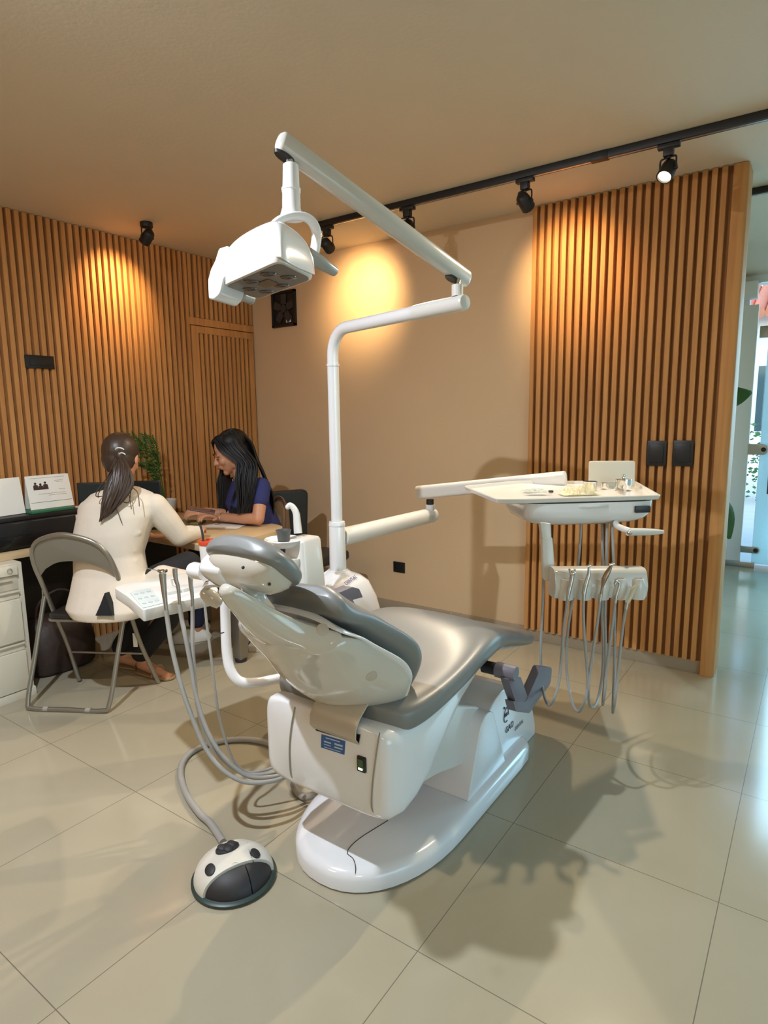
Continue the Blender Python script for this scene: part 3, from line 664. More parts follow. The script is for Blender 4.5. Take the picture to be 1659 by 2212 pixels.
for q in ((697, 1360), (803, 1461)):
    P, n_, i_, d_ = bvhS.ray_cast(CO, ray(*q).normalized())
    if P:
        if n_.dot(CF) > 0: n_ = -n_
        bm = BM(); revolve(bm, P-n_*.010, n_, [(0, .0165), (.011, .0165), (.0120, .014), (.0122, .001)], n=24); add_mesh('screw_cap', bm, mat('beige_cap', (.50, .44, .36), .4), bshell)
# curved metal link from backrest into the shell
HXC = yp(722, 1550, 1.28).x
bm = BM(); rs = []
for y, z, th in ((1.40, .60, .01), (1.335, .56, .006), (1.292, .53, .005), (1.272, .505, .004), (1.270, .475, .003), (1.285, .455, .003)):
    rs.append(ring(bm, (HXC, y, z+.05), X, Y, .086, th, n=24, e=6))
skin(bm, rs); add_mesh('hinge_cover', bm, mat('beige_metal', (.50, .44, .35), .35, metal=.2, var=.03), chair)
# neck bracket and headrest
HC = xp(524, 1230, CX-.012)+V((0, .03, 0)); hv = V((0, -.76, .65)).normalized(); hn = V((0, -hv.z, hv.y))
def hd(x, v, n): return HC+X*x+hv*v+hn*n
knk = dp(441, 1280, 1.985); knk2 = dp(474, 1303, 1.985)
bm = BM(); tube(bm, [bk(0, .50, .06), bk(0, .57, .06), hd(0, -.05, .045), hd(0, .0, .035)], .015, n=14, k=4, flat=1.6); neck = add_mesh('neck_bar', bm, M_shell, chair)
bm = BM(); obox(bm, dp(566, 1303, 1.90), X, (vv*.9+nn*.2).normalized(), (vv*.9+nn*.2).normalized().cross(X), .028, .05, .035); br_ = add_mesh('bracket', bm, M_chrome, neck, bev=.003)
bm = BM(); obox(bm, dp(574, 1306, 1.885), X, (vv*.9+nn*.2).normalized(), (vv*.9+nn*.2).normalized().cross(X), .010, .054, .030); add_mesh('bracket_edge', bm, M_blackm, br_, bev=.002)
bm = BM(); revolve(bm, knk, knk2-knk, [(-.012, .001), (-.010, .012), (0, .019), (.02, .0235), (.045, .0235), (.062, .019), (.068, .001)], n=28); add_mesh('tilt_joint', bm, M_shell, neck)
bm = BM(); tube(bm, [hd(-.06, -.05, .03), dp(450, 1262, 1.97), knk.lerp(knk2, .3)], .013, n=12, k=4); add_mesh('locking_lever', bm, M_white, neck)
bm = BM(); rs = []
for v, hw, th in dense([(-.086, .055, .010), (-.080, .09, .024), (-.06, .120, .031), (-.02, .135, .034), (.02, .137, .034), (.055, .126, .032), (.076, .10, .025), (.085, .065, .012)], 3):
    r_ = ring(bm, hd(0, v, -.020), X, hn, hw, th, n=48, e=2.8)
    for q in r_:
        u_ = (q.co.x-HC.x)/hw; q.co += hn*(.012*abs(u_)**2.4-.004)
    rs.append(r_)
skin(bm, rs); head = add_mesh('headrest_cushion', bm, M_grey, chair, sub=1)
bm = BM(); rs = []
for n, hw, hl_, v0, e in ((-.002, .118, .068, .0, 4), (.02, .115, .065, .0, 4), (.036, .10, .056, -.002, 3.6), (.048, .084, .044, -.004, 3.2), (.055, .05, .028, -.005, 2.6)):
    rs.append(ring(bm, hd(0, v0, n), X, hv, hw, hl_, n=44, e=e))
skin(bm, rs); hb = add_mesh('headrest_shell', bm, M_shell, chair, angle=60)
bm = BM(); skin(bm, [ring(bm, hd(x, -.005, .026), hv, hn, a, b_, n=32, e=3.5) for x, a, b_ in ((-.045, .052, .030), (-.05, .056, .034), (-.12, .055, .033), (-.132, .05, .028), (-.135, .04, .02))]); add_mesh('side_housing', bm, M_white, hb, angle=50)
kb = dp(420, 1232, 1.94); bm = BM(); revolve(bm, V((kb.x+.05, kb.y, kb.z)), -X, [(0, .025), (.05, .027), (.062, .023), (.066, .001)], n=28); add_mesh('adjustment_knob', bm, M_white, hb)
for q in ((525, 1226), (582, 1262)):
    d = ray(*q); t_ = ((hd(0, 0, .04))-CO).dot(hn)/d.dot(hn); bm = BM(); ball(bm, CO+d*t_, .004); add_mesh('screw', bm, M_dark, hb)
# arm rests
bm = BM(); PV = xp(1066, 1444, -.875); cyl(bm, PV+X*-.04, PV+X*.01, .022, n=20); arm = add_mesh('armrest_pivot', bm, M_blackm, chair)
bm = BM(); revolve(bm, PV+X*.01, X, [(0, .024), (.003, .027), (.070, .027), (.075, .024), (.0751, .001)], n=32); a0 = add_mesh('armrest', bm, M_purple, chair, label='purple-grey swing-down armrest')
pa, pb_, pc, pd, pe = [xp(*q, -.80) for q in ((1104, 1455), (1123, 1528), (1163, 1440), (1097, 1530), (1131, 1530))]
bm = BM(); prism(bm, round_poly([xp(*q, -.835) for q in ((1080, 1462), (1108, 1458), (1130, 1520), (1122, 1532), (1102, 1528))], .008), (.03, 0, 0)); add_mesh('arm_bar', bm, M_purple, a0, bev=.005)
bm = BM(); prism(bm, round_poly([xp(*q, -.835) for q in ((1090, 1510), (1118, 1512), (1152, 1436), (1176, 1438), (1173, 1472), (1126, 1536), (1096, 1532))], [.006, .02, .015, .02, .02, .01, .006]), (.032, 0, 0)); add_mesh('arm_pad', bm, M_purple, a0, bev=.008, seg=3)
bm = BM(); PL = V((-1.43, 1.62, .60)); cyl(bm, PL, PL-X*.08, .034); a1 = add_mesh('armrest', bm, M_purple, chair, label='purple-grey raised armrest on the far side')
bm = BM(); prism(bm, round_poly([xp(*q, -1.50) for q in ((728, 1282), (762, 1268), (776, 1272), (784, 1290), (762, 1296), (790, 1345), (770, 1362), (735, 1310))], .006), (-.05, 0, 0)); add_mesh('arm_bar', bm, M_purple, a1, bev=.006)
# brand lettering and emblem on the tower side
def side_M(px, py, Xp, sc=1, tilt=0.):
    P = xp(px, py, Xp); y_ = V((0, -math.sin(tilt), math.cos(tilt))); x_ = V((0, math.cos(tilt), math.sin(tilt))); return basis(P, x_, y_, X)
M_ink = mat('dark_print', (.03, .03, .05), .5)
XT = -.9425
text_mesh('lettering', 'GAO', .036, side_M(1101, 1571, XT), M_ink, tower)
text_mesh('lettering', 'DENTAL', .024, side_M(1122, 1566, XT), mat('grey_ink', (.25, .24, .26), .5), tower)
c = xp(1094, 1546, XT); bm = BM(); tube(bm, [c+V((0, .022*math.cos(a), .030*math.sin(a)-.004*math.cos(2*a))) for a in [i*2*PI/12 for i in range(11)]], .0016, n=6, k=4); add_mesh('emblem', bm, M_ink, tower)
bm = BM(); obox(bm, c+Z*.004, X, Y, Z, .0015, .026, .012); add_mesh('emblem', bm, M_ink, tower)
bm = BM(); tube(bm, [c+V((0, .01, .035)), c+V((0, .022, .05)), c+V((0, .036, .045))], .0014, n=6); add_mesh('emblem', bm, M_ink, tower)
bm = BM(); cyl(bm, c+V((-.001, -.02, .04)), c+V((.001, -.02, .04)), .005); add_mesh('emblem', bm, M_ink, tower)
# ================================================================== DENTAL UNIT: cabinet, column, cuspidor
from mathutils.bvhtree import BVHTree
PX_, PY_ = -1.80, 2.18
unit = thing('dental_unit_cabinet', 'white floor-standing unit with a tall bent pole and a rinsing basin beside the chair', 'dental unit', (PX_, PY_, 0))
def rbox(bm, zc, hx, hy, e, cx=PX_, cy=PY_, n=40): return ring(bm, (cx, cy, zc), X, Y, hx, hy, n=n, e=e)
bm = BM(); skin(bm, [rbox(bm, .001, .195, .22, 5), rbox(bm, .20, .190, .215, 5), rbox(bm, .45, .170, .185, 4.5), rbox(bm, .58, .145, .155, 4.2), rbox(bm, .655, .118, .125, 4), rbox(bm, .685, .092, .095, 3.2), rbox(bm, .702, .062, .062, 2.2), rbox(bm, .713, .050, .050, 2)])
bm.normal_update(); bvh = BVHTree.FromBMesh(bm)
body = add_mesh('cabinet_body', bm, M_white, unit, angle=30)
def hit(px, py):
    h, n, i, d = bvh.ray_cast(CO, ray(px, py).normalized())
    if h and n.dot(CF) > 0: n = -n
    return h, n
for pts in ([(735, 1212), (712, 1232), (692, 1248), (690, 1262)], [(772, 1224), (745, 1241), (712, 1262), (700, 1275)]):
    bm = BM(); hs = [hit(*q) for q in pts]; hs = [(h, n) for h, n in hs if h]
    if len(hs) > 1: tube(bm, [h-n*.004 for h, n in hs], .011, n=12, k=5); add_mesh('moulded_ridge', bm, M_white, body)
h0, n0 = hit(757, 1254); hA, _ = hit(744, 1263); hB, _ = hit(770, 1244)
if h0 and hA and hB:
    tx = (hB-hA).normalized(); nz = n0; tx = (tx-nz*tx.dot(nz)).normalized(); ty = nz.cross(tx)
    text_mesh('lettering', 'DENTAL', .026, basis(h0+nz*.004, tx, ty, nz), mat('violet_ink', (.10, .09, .22), .5), body)
# column
bm = BM(); cyl(bm, (PX_, PY_, .70), (PX_, PY_, .935), .040, .037, n=32); cyl(bm, (PX_, PY_, .70), (PX_, PY_, .718), .050, .046, n=32); cyl(bm, (PX_, PY_, .925), (PX_, PY_, .945), .0395, .036, n=32); add_mesh('swivel_collar', bm, M_white, unit, bev=.002)
JE = V((-1.055, 1.955, 1.80)); P0 = V((PX_, PY_, 1.80)); hd_ = (JE-P0).normalized()
bm = BM(); pts = [V((PX_, PY_, .93)), V((PX_, PY_, 1.3)), V((PX_, PY_, 1.62)), V((PX_, PY_, 1.69))]
arc = [P0+hd_*(.11*(1-math.cos(a)))-Z*(.11*(1-math.sin(a))) for a in [PI/2*i/8 for i in range(1, 9)]]
bm = BM(); tube(bm, [V((PX_, PY_, .93)), V((PX_, PY_, 1.65))], .0262, n=24, k=1); pole = add_mesh('pole', bm, M_white, unit)
bm = BM(); tube(bm, [V((PX_, PY_, 1.65)), V((PX_, PY_, 1.69))]+arc+[JE-hd_*.18], .0255, n=24, k=1); cyl(bm, (PX_, PY_, 1.645), (PX_, PY_, 1.655), .029, n=24); add_mesh('bent_arm', bm, M_white, unit)
bm = BM(); cyl(bm, JE-hd_*.22, JE+hd_*.03, .027, n=28); revolve(bm, JE+hd_*.03, hd_, [(0, .027), (.008, .024), (.012, .001)], n=28); add_mesh('arm_sleeve', bm, M_whiteP, unit)
# rinsing basin tower (cuspidor) left of the column
SD_ = 2.55
sp0 = dp(655, 1275, SD_); zt = dp(652, 1158, SD_).z; zb = .55
sx, sy = sp0.x, sp0.y
bm = BM(); skin(bm, [ring(bm, (sx-.0, sy+.01, z), X, Y, hx, hy, n=36, e=6) for z, hx, hy in ((zb, .072, .07), (zb+.2, .066, .066), (zt-.01, .052, .06), (zt, .046, .054))]); cus = tw = add_mesh('basin_tower', bm, M_whiteP, unit, angle=30)
bm = BM(); c = dp(607, 1182, SD_-.06); cyl(bm, dp(622, 1250, SD_-.06), dp(622, 1206, SD_-.06), .045, .058, n=32); add_mesh('lower_bowl', bm, M_whiteP, cus, bev=.004)
cb = dp(614, 1172, SD_-.05)
bm = BM(); revolve(bm, cb-Z*.02, Z, [(0, .03), (.004, .05), (.018, .072), (.034, .080), (.037, .078), (.034, .072), (.02, .055), (.014, .001)], n=36); add_mesh('basin', bm, M_whiteP, cus)
bm = BM(); c = dp(590, 1176, SD_-.08); obox(bm, c, X, Y, Z, .06, .07, .012); add_mesh('side_lip', bm, M_whiteP, cus, bev=.003)
bm = BM(); tube(bm, [dp(600, 1200, SD_-.11), dp(601, 1188, SD_-.11), dp(596, 1184, SD_-.11)], .003, n=8); add_mesh('cup_filler', bm, M_chrome, cus)
bm = BM(); tube(bm, [dp(*q, SD_) for q in ((644, 1152), (642, 1130), (640, 1110), (634, 1097), (626, 1091), (621, 1096))], .012, n=16, k=5, rf=lambda t: .0175*(1-t)+.0095*t); ball(bm, dp(622, 1095, SD_), .0115, n=14); add_mesh('water_spout', bm, M_whiteP, cus)
cp = dp(613, 1171, SD_-.05); t = thing('rinsing_cup', 'dark grey plastic cup standing in the rinsing basin', 'cup', cp)
bm = BM(); revolve(bm, cp-Z*.003, Z, [(0, .021), (.002, .022), (.05, .030), (.053, .032), (.053, .029), (.048, .027), (.006, .019), (.005, .001)], n=28); add_mesh('cup_body', bm, mat('dark_grey_plastic', (.085, .088, .088), .4), t)

# ================================================================== OPERATING LAMP
LD = 1.70
lamp = thing('operating_lamp', 'white dental operating lamp hanging from a long grey-white arm above the chair', 'dental lamp', (JE.x, JE.y, JE.z+.02))
E1 = V((-1.066, 1.978, 1.905)); E0 = dp(601, 303, 1.68)
ad = (E1-E0).normalized(); far = dp(992, 604, 2.28)
ax, ay = frame(ad); upv = (Z-ad*ad.z).normalized(); sv = ad.cross(upv)
M_armw = mat('off_white_arm', (.60, .575, .53), .25, coat=.4)
bm = BM(); skin(bm, [ring(bm, p, sv, upv, a, b_, n=28, e=2.5) for p, a, b_ in ((E0, .014, .020), (E0+ad*.006, .021, .028), (E0+ad*.012, .0235, .031), (E1+ad*.04, .0235, .031), (E1+ad*.05, .018, .024))]); arm_ = add_mesh('spring_arm', bm, M_armw, lamp)
bm = BM(); cyl(bm, JE+Z*.025, JE+Z*.062, .0195, n=24); add_mesh('joint_sleeve', bm, M_whiteP, lamp)
bm = BM(); cyl(bm, JE+Z*.06, E1+Z*.0, .011, n=18); add_mesh('joint_pin', bm, M_chrome, lamp)
bm = BM(); skin(bm, [ring(bm, p, sv, ad, a, b_, n=24) for p, a, b_ in ((E1-upv*.026-ad*.02, .019, .03), (E1-upv*.034-ad*.02, .017, .026))]); add_mesh('socket', bm, M_blackm, arm_)
HT = dp(628, 352, LD); q = dp(622, 325, LD-.01)
q = E0+ad*(q-E0).dot(ad)-upv*.0285; bm = BM(); skin(bm, [ring(bm, p, sv, ad, a, b_, n=24) for p, a, b_ in ((q+upv*.002, .019, .034), (q-upv*.006, .017, .03))]); add_mesh('socket', bm, M_blackm, arm_)
bm = BM(); cyl(bm, dp(625, 358, LD), dp(625, 318, LD), .0105, n=18); add_mesh('hanger_pin', bm, M_chrome, lamp)
S0 = dp(628, 356, LD); S1 = dp(630, 468, LD); sd = (S1-S0).normalized(); SL = (S1-S0).length
bm = BM(); revolve(bm, S0, sd, [(0, .018), (.003, .0215), (SL*.46, .0235), (SL*.47, .0265), (SL*.52, .0265), (SL*.53, .0245), (SL*.85, .0255), (SL, .032), (SL+.004, .028)], n=32); add_mesh('hanger_stem', bm, M_white, lamp)
A, B, C_, D_ = [zp(*q, 1.775) for q in ((486, 612), (604, 559), (672, 595), (557, 638))]
hx = (B-A).normalized(); hy = (D_-A).normalized(); hc = (A+B+C_+D_)/4; hz = hx.cross(hy).normalized()
if hz.z < 0: hz = -hz
LW, LH = (B-A).length, (D_-A).length
def lp(u, v, h): return hc+hx*u+hy*v+hz*h
LX = LW/2; LY = LH/2
bm = BM(); rs = []
for u, h, vy, dr in dense([(-LX-.034, .020, .030, 0), (-LX-.032, .045, .050, 0), (-LX-.026, .068, .066, 0), (-LX-.016, .082, .076, 0), (-LX-.002, .094, LY+.006, 0), (-LX+.06, .108, LY+.010, 0), (0, .110, LY+.012, 0), (LX-.06, .104, LY+.012, 0), (LX-.02, .090, LY+.01, 0), (LX+.006, .068, LY+.006, -.004), (LX+.016, .045, LY, -.008), (LX+.020, .022, LY-.02, -.010)], 2):
    r_ = []; n = 36
    low = -.012 if abs(u+LX*.0) < LX-.01 else (-.012)
    for i in range(n):
        t = 2*PI*i/n; c, s = math.cos(t), math.sin(t)
        v_ = vy*math.copysign(abs(c)**(2/3.4), c); hh = h*abs(s)**(2/3.0) if s > 0 else -.004*abs(s)
        r_.append(bm.verts.new(lp(u, v_-.0*dr, hh+.006+dr*(1 if v_ < 0 else .8))))
    rs.append(r_)
skin(bm, rs); hshell = add_mesh('lamp_shell', bm, M_white, lamp, sub=1)
bm = BM(); prism(bm, round_poly([lp(-LX-.012, -LY-.012, -.008), lp(LX+.012, -LY-.012, -.008), lp(LX+.012, LY+.012, -.008), lp(-LX-.012, LY+.012, -.008)], .045, 8), hz*.022); add_mesh('panel_rim', bm, M_whiteP, lamp, bev=.004)
bm = BM(); prism(bm, round_poly([lp(-LX, -LY, -.0095), lp(LX, -LY, -.0095), lp(LX, LY, -.0095), lp(-LX, LY, -.0095)], .035, 8), hz*.003); panel = add_mesh('reflector_panel', bm, mat('grey_panel', (.17, .165, .155), .4, coat=.15), lamp)
M_lens = mat('lamp_lens', (.055, .038, .026), .22, coat=.3, spec=.5)
for u, v in ((-.62, -.1), (-.22, -.62), (.42, -.62), (.66, .15), (.18, .62), (-.42, .62)):
    bm = BM(); revolve(bm, lp(u*LX, v*LY, -.0095), -hz, [(0, .021), (.002, .0205), (.004, .016), (.005, .001)], n=24); add_mesh('lens', bm, M_lens, panel)
bm = BM(); prism(bm, round_poly([lp(-.035, -.03, -.0115), lp(.035, -.03, -.0115), lp(.035, .028, -.0115), lp(-.035, .028, -.0115)], .012), hz*.003); add_mesh('centre_lens', bm, M_lens, panel)
# side cheeks that drop below the panel
for pts, dd in (([(448, 606), (454, 582), (464, 562), (472, 536), (492, 530), (506, 560), (500, 592), (484, 602), (480, 622), (476, 636), (463, 648), (450, 646)], .11), ([(640, 536), (666, 528), (668, 562), (648, 568), (630, 553), (612, 550)], .0)):
    base_ = A if dd else B
    def cut(q, o=base_): d = ray(*q); return CO+d*(((o-hy*.024)-CO).dot(hy)/d.dot(hy))
    if dd: bm = BM(); prism(bm, round_poly([cut(q) for q in pts], .006, 3), hy*dd); add_mesh('side_cheek', bm, M_white, lamp, bev=.014, seg=5)
bm = BM(); p0 = dp(484, 626, 1.72); tube(bm, [p0, dp(541, 646, 1.84)], .014, n=16, k=1); cyl(bm, dp(539.5, 645.5, 1.838), dp(543, 647, 1.845), .0152); add_mesh('handle', bm, mat('grey_handle', (.34, .34, .32), .35), lamp)
bm = BM(); tube(bm, [dp(665, 550, 1.66), dp(700, 572, 1.70), dp(722, 586, 1.74)], .0165, n=16, k=3, rf=lambda t: .02-.006*t); add_mesh('handle', bm, mat('grey_handle', (.3, .3, .3)), lamp)
bm = BM(); tube(bm, [dp(*q) for q in ((584, 492, 1.62), (606, 474, 1.62), (640, 466, 1.64), (668, 474, 1.66), (683, 500, 1.68), (681, 535, 1.69), (672, 572, 1.70))], .017, n=14, k=5, flat=.55); add_mesh('yoke', bm, M_white, lamp)
bm = BM(); ball(bm, dp(632, 470, 1.68), .035, .035, .012); add_mesh('stem_foot', bm, M_white, lamp)

# ================================================================== INSTRUMENT TRAY (delivery unit) ON ITS ARM
tz = 1.09
TP = [zp(*q, tz) for q in ((1003, 1058), (1078, 1089), (1424, 1079), (1372, 1048), (1118, 1046))]
A1 = V((-1.72, 2.91, .88)); A0 = V((PX_, PY_, .865))
tray = thing('delivery_unit', 'white instrument tray unit on a jointed arm right of the chair', 'instrument tray', (A0.x, A0.y, .82))
adr = (A1-A0).normalized()
bm = BM(); cyl(bm, A0+adr*.03, A1, .043, .041, n=28); revolve(bm, A1, adr, [(0, .0412), (.012, .036), (.018, .001)], n=28); add_mesh('lower_arm', bm, M_whiteP, tray)
J = A1-adr*.02
bm = BM(); cyl(bm, J+Z*.03, J+Z*.062, .026, n=24); add_mesh('arm_joint', bm, M_whiteP, tray, bev=.003)
bm = BM(); cyl(bm, J+Z*.06, J+Z*.09, .020, n=24); add_mesh('joint_pin', bm, M_blackm, tray)
q0 = V((J.x, J.y, 0)); d_ = pjD = (J-CO).dot(CF)
B0_ = dp(903, 1064, d_+.02); B1_ = dp(1222, 1033, 2.88); bd = (B1_-B0_).normalized(); bu = (Z-bd*bd.z).normalized(); bs = bd.cross(bu)
bm = BM(); skin(bm, [ring(bm, p, bs, bu, a, b_, n=28, e=3) for p, a, b_ in ((B0_-bd*.004, .016, .028), (B0_, .024, .037), (B1_-bd*.01, .024, .035), (B1_-bd*.002, .022, .033), (B1_, .014, .024))]); ua = add_mesh('spring_arm', bm, M_whiteP, tray)
for q in ((913, 1073), (921, 1072)):
    bm = BM(); P = dp(*q, d_-.02); ball(bm, P, .003); add_mesh('screw', bm, M_chrome, ua)
# body under the tray
fx = (TP[2]-TP[1]).normalized(); fy = Z.cross(fx)
fl = zp(1139, 1090, tz-.006); fr_ = TP[2]-fx*.004-Z*.006
cb = (fl+fr_)/2+fy*.165; hwx = (fr_-fl).length/2
bm = BM(); skin(bm, [ring(bm, V((cb.x, cb.y, z)), fx, fy, a, b_, n=48, e=e) for z, a, b_, e in ((tz-.006, hwx, .165, 8), (tz-.03, hwx, .164, 8), (tz-.058, hwx*.985, .16, 7), (tz-.076, hwx*.945, .15, 6), (tz-.090, hwx*.86, .13, 5), (tz-.099, hwx*.72, .105, 4), (tz-.102, hwx*.5, .08, 3))]); tb = add_mesh('unit_body', bm, M_white, tray, angle=50)
cl = zp(1271, 1086, tz-.012); bm = BM()
pts = [cl+fx*(.125*math.cos(a))+fy*(.02-.075*math.sin(a)) for a in [PI*i/20 for i in range(21)]]; prism(bm, pts, -Z*.012); add_mesh('control_lip', bm, M_whiteP, tb, bev=.003)
bm = BM(); pts = [V((0, 0, -.012))+cl+fx*(.115*math.cos(a))+fy*(.02-.055*math.sin(a)) for a in [PI*i/20 for i in range(21)]]; prism(bm, pts, -Z*.05); add_mesh('bulge', bm, M_white, tb, bev=.012, seg=4)
c = zp(1386, 1094, tz-.036)
bm = BM(); obox(bm, fr_-fx*.062-Z*.03-fy*.0+fy*.0, fx, fy, Z, .06, .012, .026); dsp = add_mesh('display', bm, M_black, tb, bev=.002)
# tray pan with a rim
bm = BM(); outl = round_poly(TP, [.03, .05, .015, .02, .05], 6); cen = sum(outl, V())/len(outl)
rs = []
for s_, dz in ((.975, -.002), (1, .001), (1.014, .015), (1.008, .018), (.992, .017), (.978, .004), (.965, .002)): rs.append([bm.verts.new(cen+(p-cen)*s_+Z*dz) for p in outl])
skin(bm, rs); pan = add_mesh('tray_pan', bm, M_whiteP, tray, angle=30)
# back plate (viewer) behind the jars
a, b_ = zp(1272, 1052, tz+.006), zp(1371, 1052, tz+.006); b_ = a+(b_-a)
px_ = (b_-a).normalized(); pn = Z.cross(px_)
bm = BM(); prism(bm, round_poly([a, b_, b_+Z*.115-pn*-.012, a+Z*.115-pn*-.012], [.002, .002, .01, .01]), pn*.012); add_mesh('film_viewer', bm, mat('cream_plastic', (.66, .61, .50), .35), tray, bev=.002)
# handle at front right
bm = BM(); tube(bm, [dp(1330, 1128, 2.42), dp(1333, 1136, 2.36), dp(1345, 1142, 2.32), dp(1360, 1147, 2.30)], .012, n=14, k=4); add_mesh('handle_bracket', bm, M_whiteP, tray)
bm = BM(); tube(bm, [dp(1356, 1149, 2.30), dp(1395, 1149, 2.32), dp(1432, 1149, 2.34)], .01, n=16, k=6, rf=lambda t: .0145-.007*t**3); add_mesh('handle', bm, M_whiteP, tray)
bm = BM(); ball(bm, dp(1360, 1151, 2.285), .009); add_mesh('handle_screw', bm, M_steel, tray)
# drop bar and instrument holder block
bm = BM()
for pts in (((1166, 1128), (1190, 1130), (1192, 1168), (1172, 1168)), ((1171, 1163), (1194, 1161), (1199, 1230), (1196, 1252), (1180, 1256), (1173, 1248))):
    prism(bm, [dp(*q, 2.30) for q in pts], CF*.03)
add_mesh('drop_bar', bm, M_whiteP, tray, bev=.006, seg=3)
HD = 2.26
HL, HR = dp(1192, 1262, HD), dp(1388, 1266, HD+.01); HR.z = HL.z-.004
gx = (HR-HL).normalized(); gy = Z.cross(gx); gl = (HR-HL).length
bm = BM()
prof = [(-.015, .062), (-.030, .052), (-.048, .0), (-.036, -.045), (.05, -.05), (.055, .0), (.03, .062)]
prism(bm, round_poly([HL+gy*a+Z*b_ for a, b_ in prof], .010, 4), gx*gl); hb_ = add_mesh('holder_block', bm, M_whiteP, tray, bev=.003)
gw = gl/5.15
hold = []
for i in range(5):
    c = HL+gx*(gw*(i+.62))-gy*.034
    bm = BM(); rs = []
    for z, r_o, r_i in ((.030, .0200, 0), (.012, .0270, 0), (-.02, .0285, 0), (-.046, .0265, 0)): rs.append(ring(bm, c+Z*z, gx, gy, r_o, n=24))
    skin(bm, rs); hl = add_mesh('instrument_cradle', bm, M_whiteP, hb_, bev=.003)
    bm = BM(); cyl(bm, c+Z*.0302, c+Z*.0315, .0150, n=20); add_mesh('cradle_mouth_shade', bm, mat('shade_plastic', (.30, .28, .25), .5), hl)  # dark disc painted as the shade inside the cradle
    hold.append(c)
# instruments with their hoses
def hp(label, kind, pix, D, r, hose_f, hose_b, DB, m=M_steel, extra=None, rf=None, grp=None):
    P = [dp(*q, D) for q in pix]
    t = thing(kind, label, 'dental instrument', P[-1], group=grp)
    bm = BM(); tube(bm, P, r, n=12, k=4, rf=rf); add_mesh('body', bm, m, t)
    if extra: extra(t, P, D)
    bm = BM(); nf = len(hose_f); pts = [dp(*q, D) for q in hose_f]; nb = len(hose_b)
    pts += [dp(*q, D+(DB-D)*min(1, (i+1)/3)) for i, q in enumerate(hose_b)]
    tube(bm, pts, .0052, n=10, k=5); add_mesh('hose', bm, M_hose, t)
    bm = BM(); d_ = (pts[1]-pts[0]).normalized(); cyl(bm, pts[0]-d_*.006, pts[0]+d_*.02, .0072, .0062, n=12); add_mesh('coupling', bm, M_steel, t)
    return t
ID = HD-.075
def ex1(t, P, D):
    bm = BM(); tube(bm, [dp(1193, 1240, D-.03), dp(1207, 1235, D-.02), dp(1232, 1240, D)], .0016, n=8, k=4); add_mesh('nozzle', bm, M_chrome, t)
    bm = BM(); ball(bm, dp(1236, 1238, D), .012, .012, .010); add_mesh('head', bm, M_chrome, t)
    for k in (-1, 1): bm = BM(); cyl(bm, dp(1236+k*5, 1234, D-.004), dp(1236+k*6, 1230, D-.01), .004); add_mesh('button', bm, M_chrome, t)
def exh(px, py, dxp):
    def f(t, P, D):
        bm = BM(); cyl(bm, dp(px-dxp, py+1, D), dp(px+dxp, py-2, D), .0052, n=14); add_mesh('head', bm, M_chrome, t)
    return f
hp('chrome air-water syringe with a thin bent nozzle, leftmost in the tray holder', 'air_water_syringe', [(1236, 1242), (1234, 1255), (1231, 1268), (1228, 1280)], ID, .008, [(1228, 1282), (1223, 1320), (1218, 1354), (1213, 1420), (1207, 1475), (1196, 1511)], [(1185, 1523), (1176, 1505), (1170, 1465), (1168, 1400), (1171, 1330), (1174, 1255), (1176, 1170), (1180, 1120)], 2.42, extra=ex1)
hp('slim silver handpiece with a small head, second in the tray holder', 'handpiece', [(1272, 1226), (1272, 1240), (1268, 1254), (1264, 1268), (1261, 1283)], ID, .0065, [(1261, 1285), (1260, 1320), (1262, 1370), (1268, 1440), (1269, 1480), (1263, 1515)], [(1250, 1537), (1236, 1518), (1227, 1475), (1223, 1420), (1228, 1350), (1240, 1280), (1250, 1205), (1256, 1125)], 2.45, extra=exh(1272, 1223, 3.5), rf=lambda t: .0045+.004*math.sin(min(1, t*1.3)*PI/2))
hp('tallest handpiece, brownish metal with an angled head, third in the tray holder', 'handpiece', [(1321, 1222), (1313, 1236), (1306, 1250), (1302, 1264), (1298, 1285)], ID, .0075, [(1297, 1287), (1291, 1340), (1282, 1400), (1274, 1455), (1271, 1495)], [(1275, 1524), (1285, 1525), (1294, 1500), (1301, 1455), (1303, 1400), (1300, 1330), (1302, 1230), (1300, 1125)], 2.45, m=mat('bronze_steel', (.34, .24, .16), .35, metal=.8), extra=exh(1322, 1219, 5), rf=lambda t: .0045+.0055*math.sin(min(1, t*1.25)*PI))
hp('short hook-ended connector without a handpiece, fourth in the tray holder', 'handpiece_connector', [(1328, 1262), (1332, 1256), (1338, 1260), (1336, 1272), (1331, 1288)], ID, .005, [(1330, 1290), (1324, 1340), (1317, 1391), (1310, 1450), (1306, 1500)], [(1302, 1522), (1304, 1495), (1308, 1440), (1308, 1380), (1307, 1320), (1309, 1230), (1312, 1125)], 2.42)
hp('cream plastic scaler handle, rightmost in the tray holder', 'scaler_handpiece', [(1376, 1266), (1368, 1274), (1362, 1288), (1354, 1302)], ID, .008, [(1354, 1304), (1346, 1350), (1340, 1400), (1334, 1460), (1329, 1510)], [(1324, 1539), (1325, 1500), (1327, 1440), (1328, 1370), (1328, 1300), (1325, 1210), (1322, 1125)], 2.42, m=mat('ivory_plastic', (.62, .57, .42), .4))
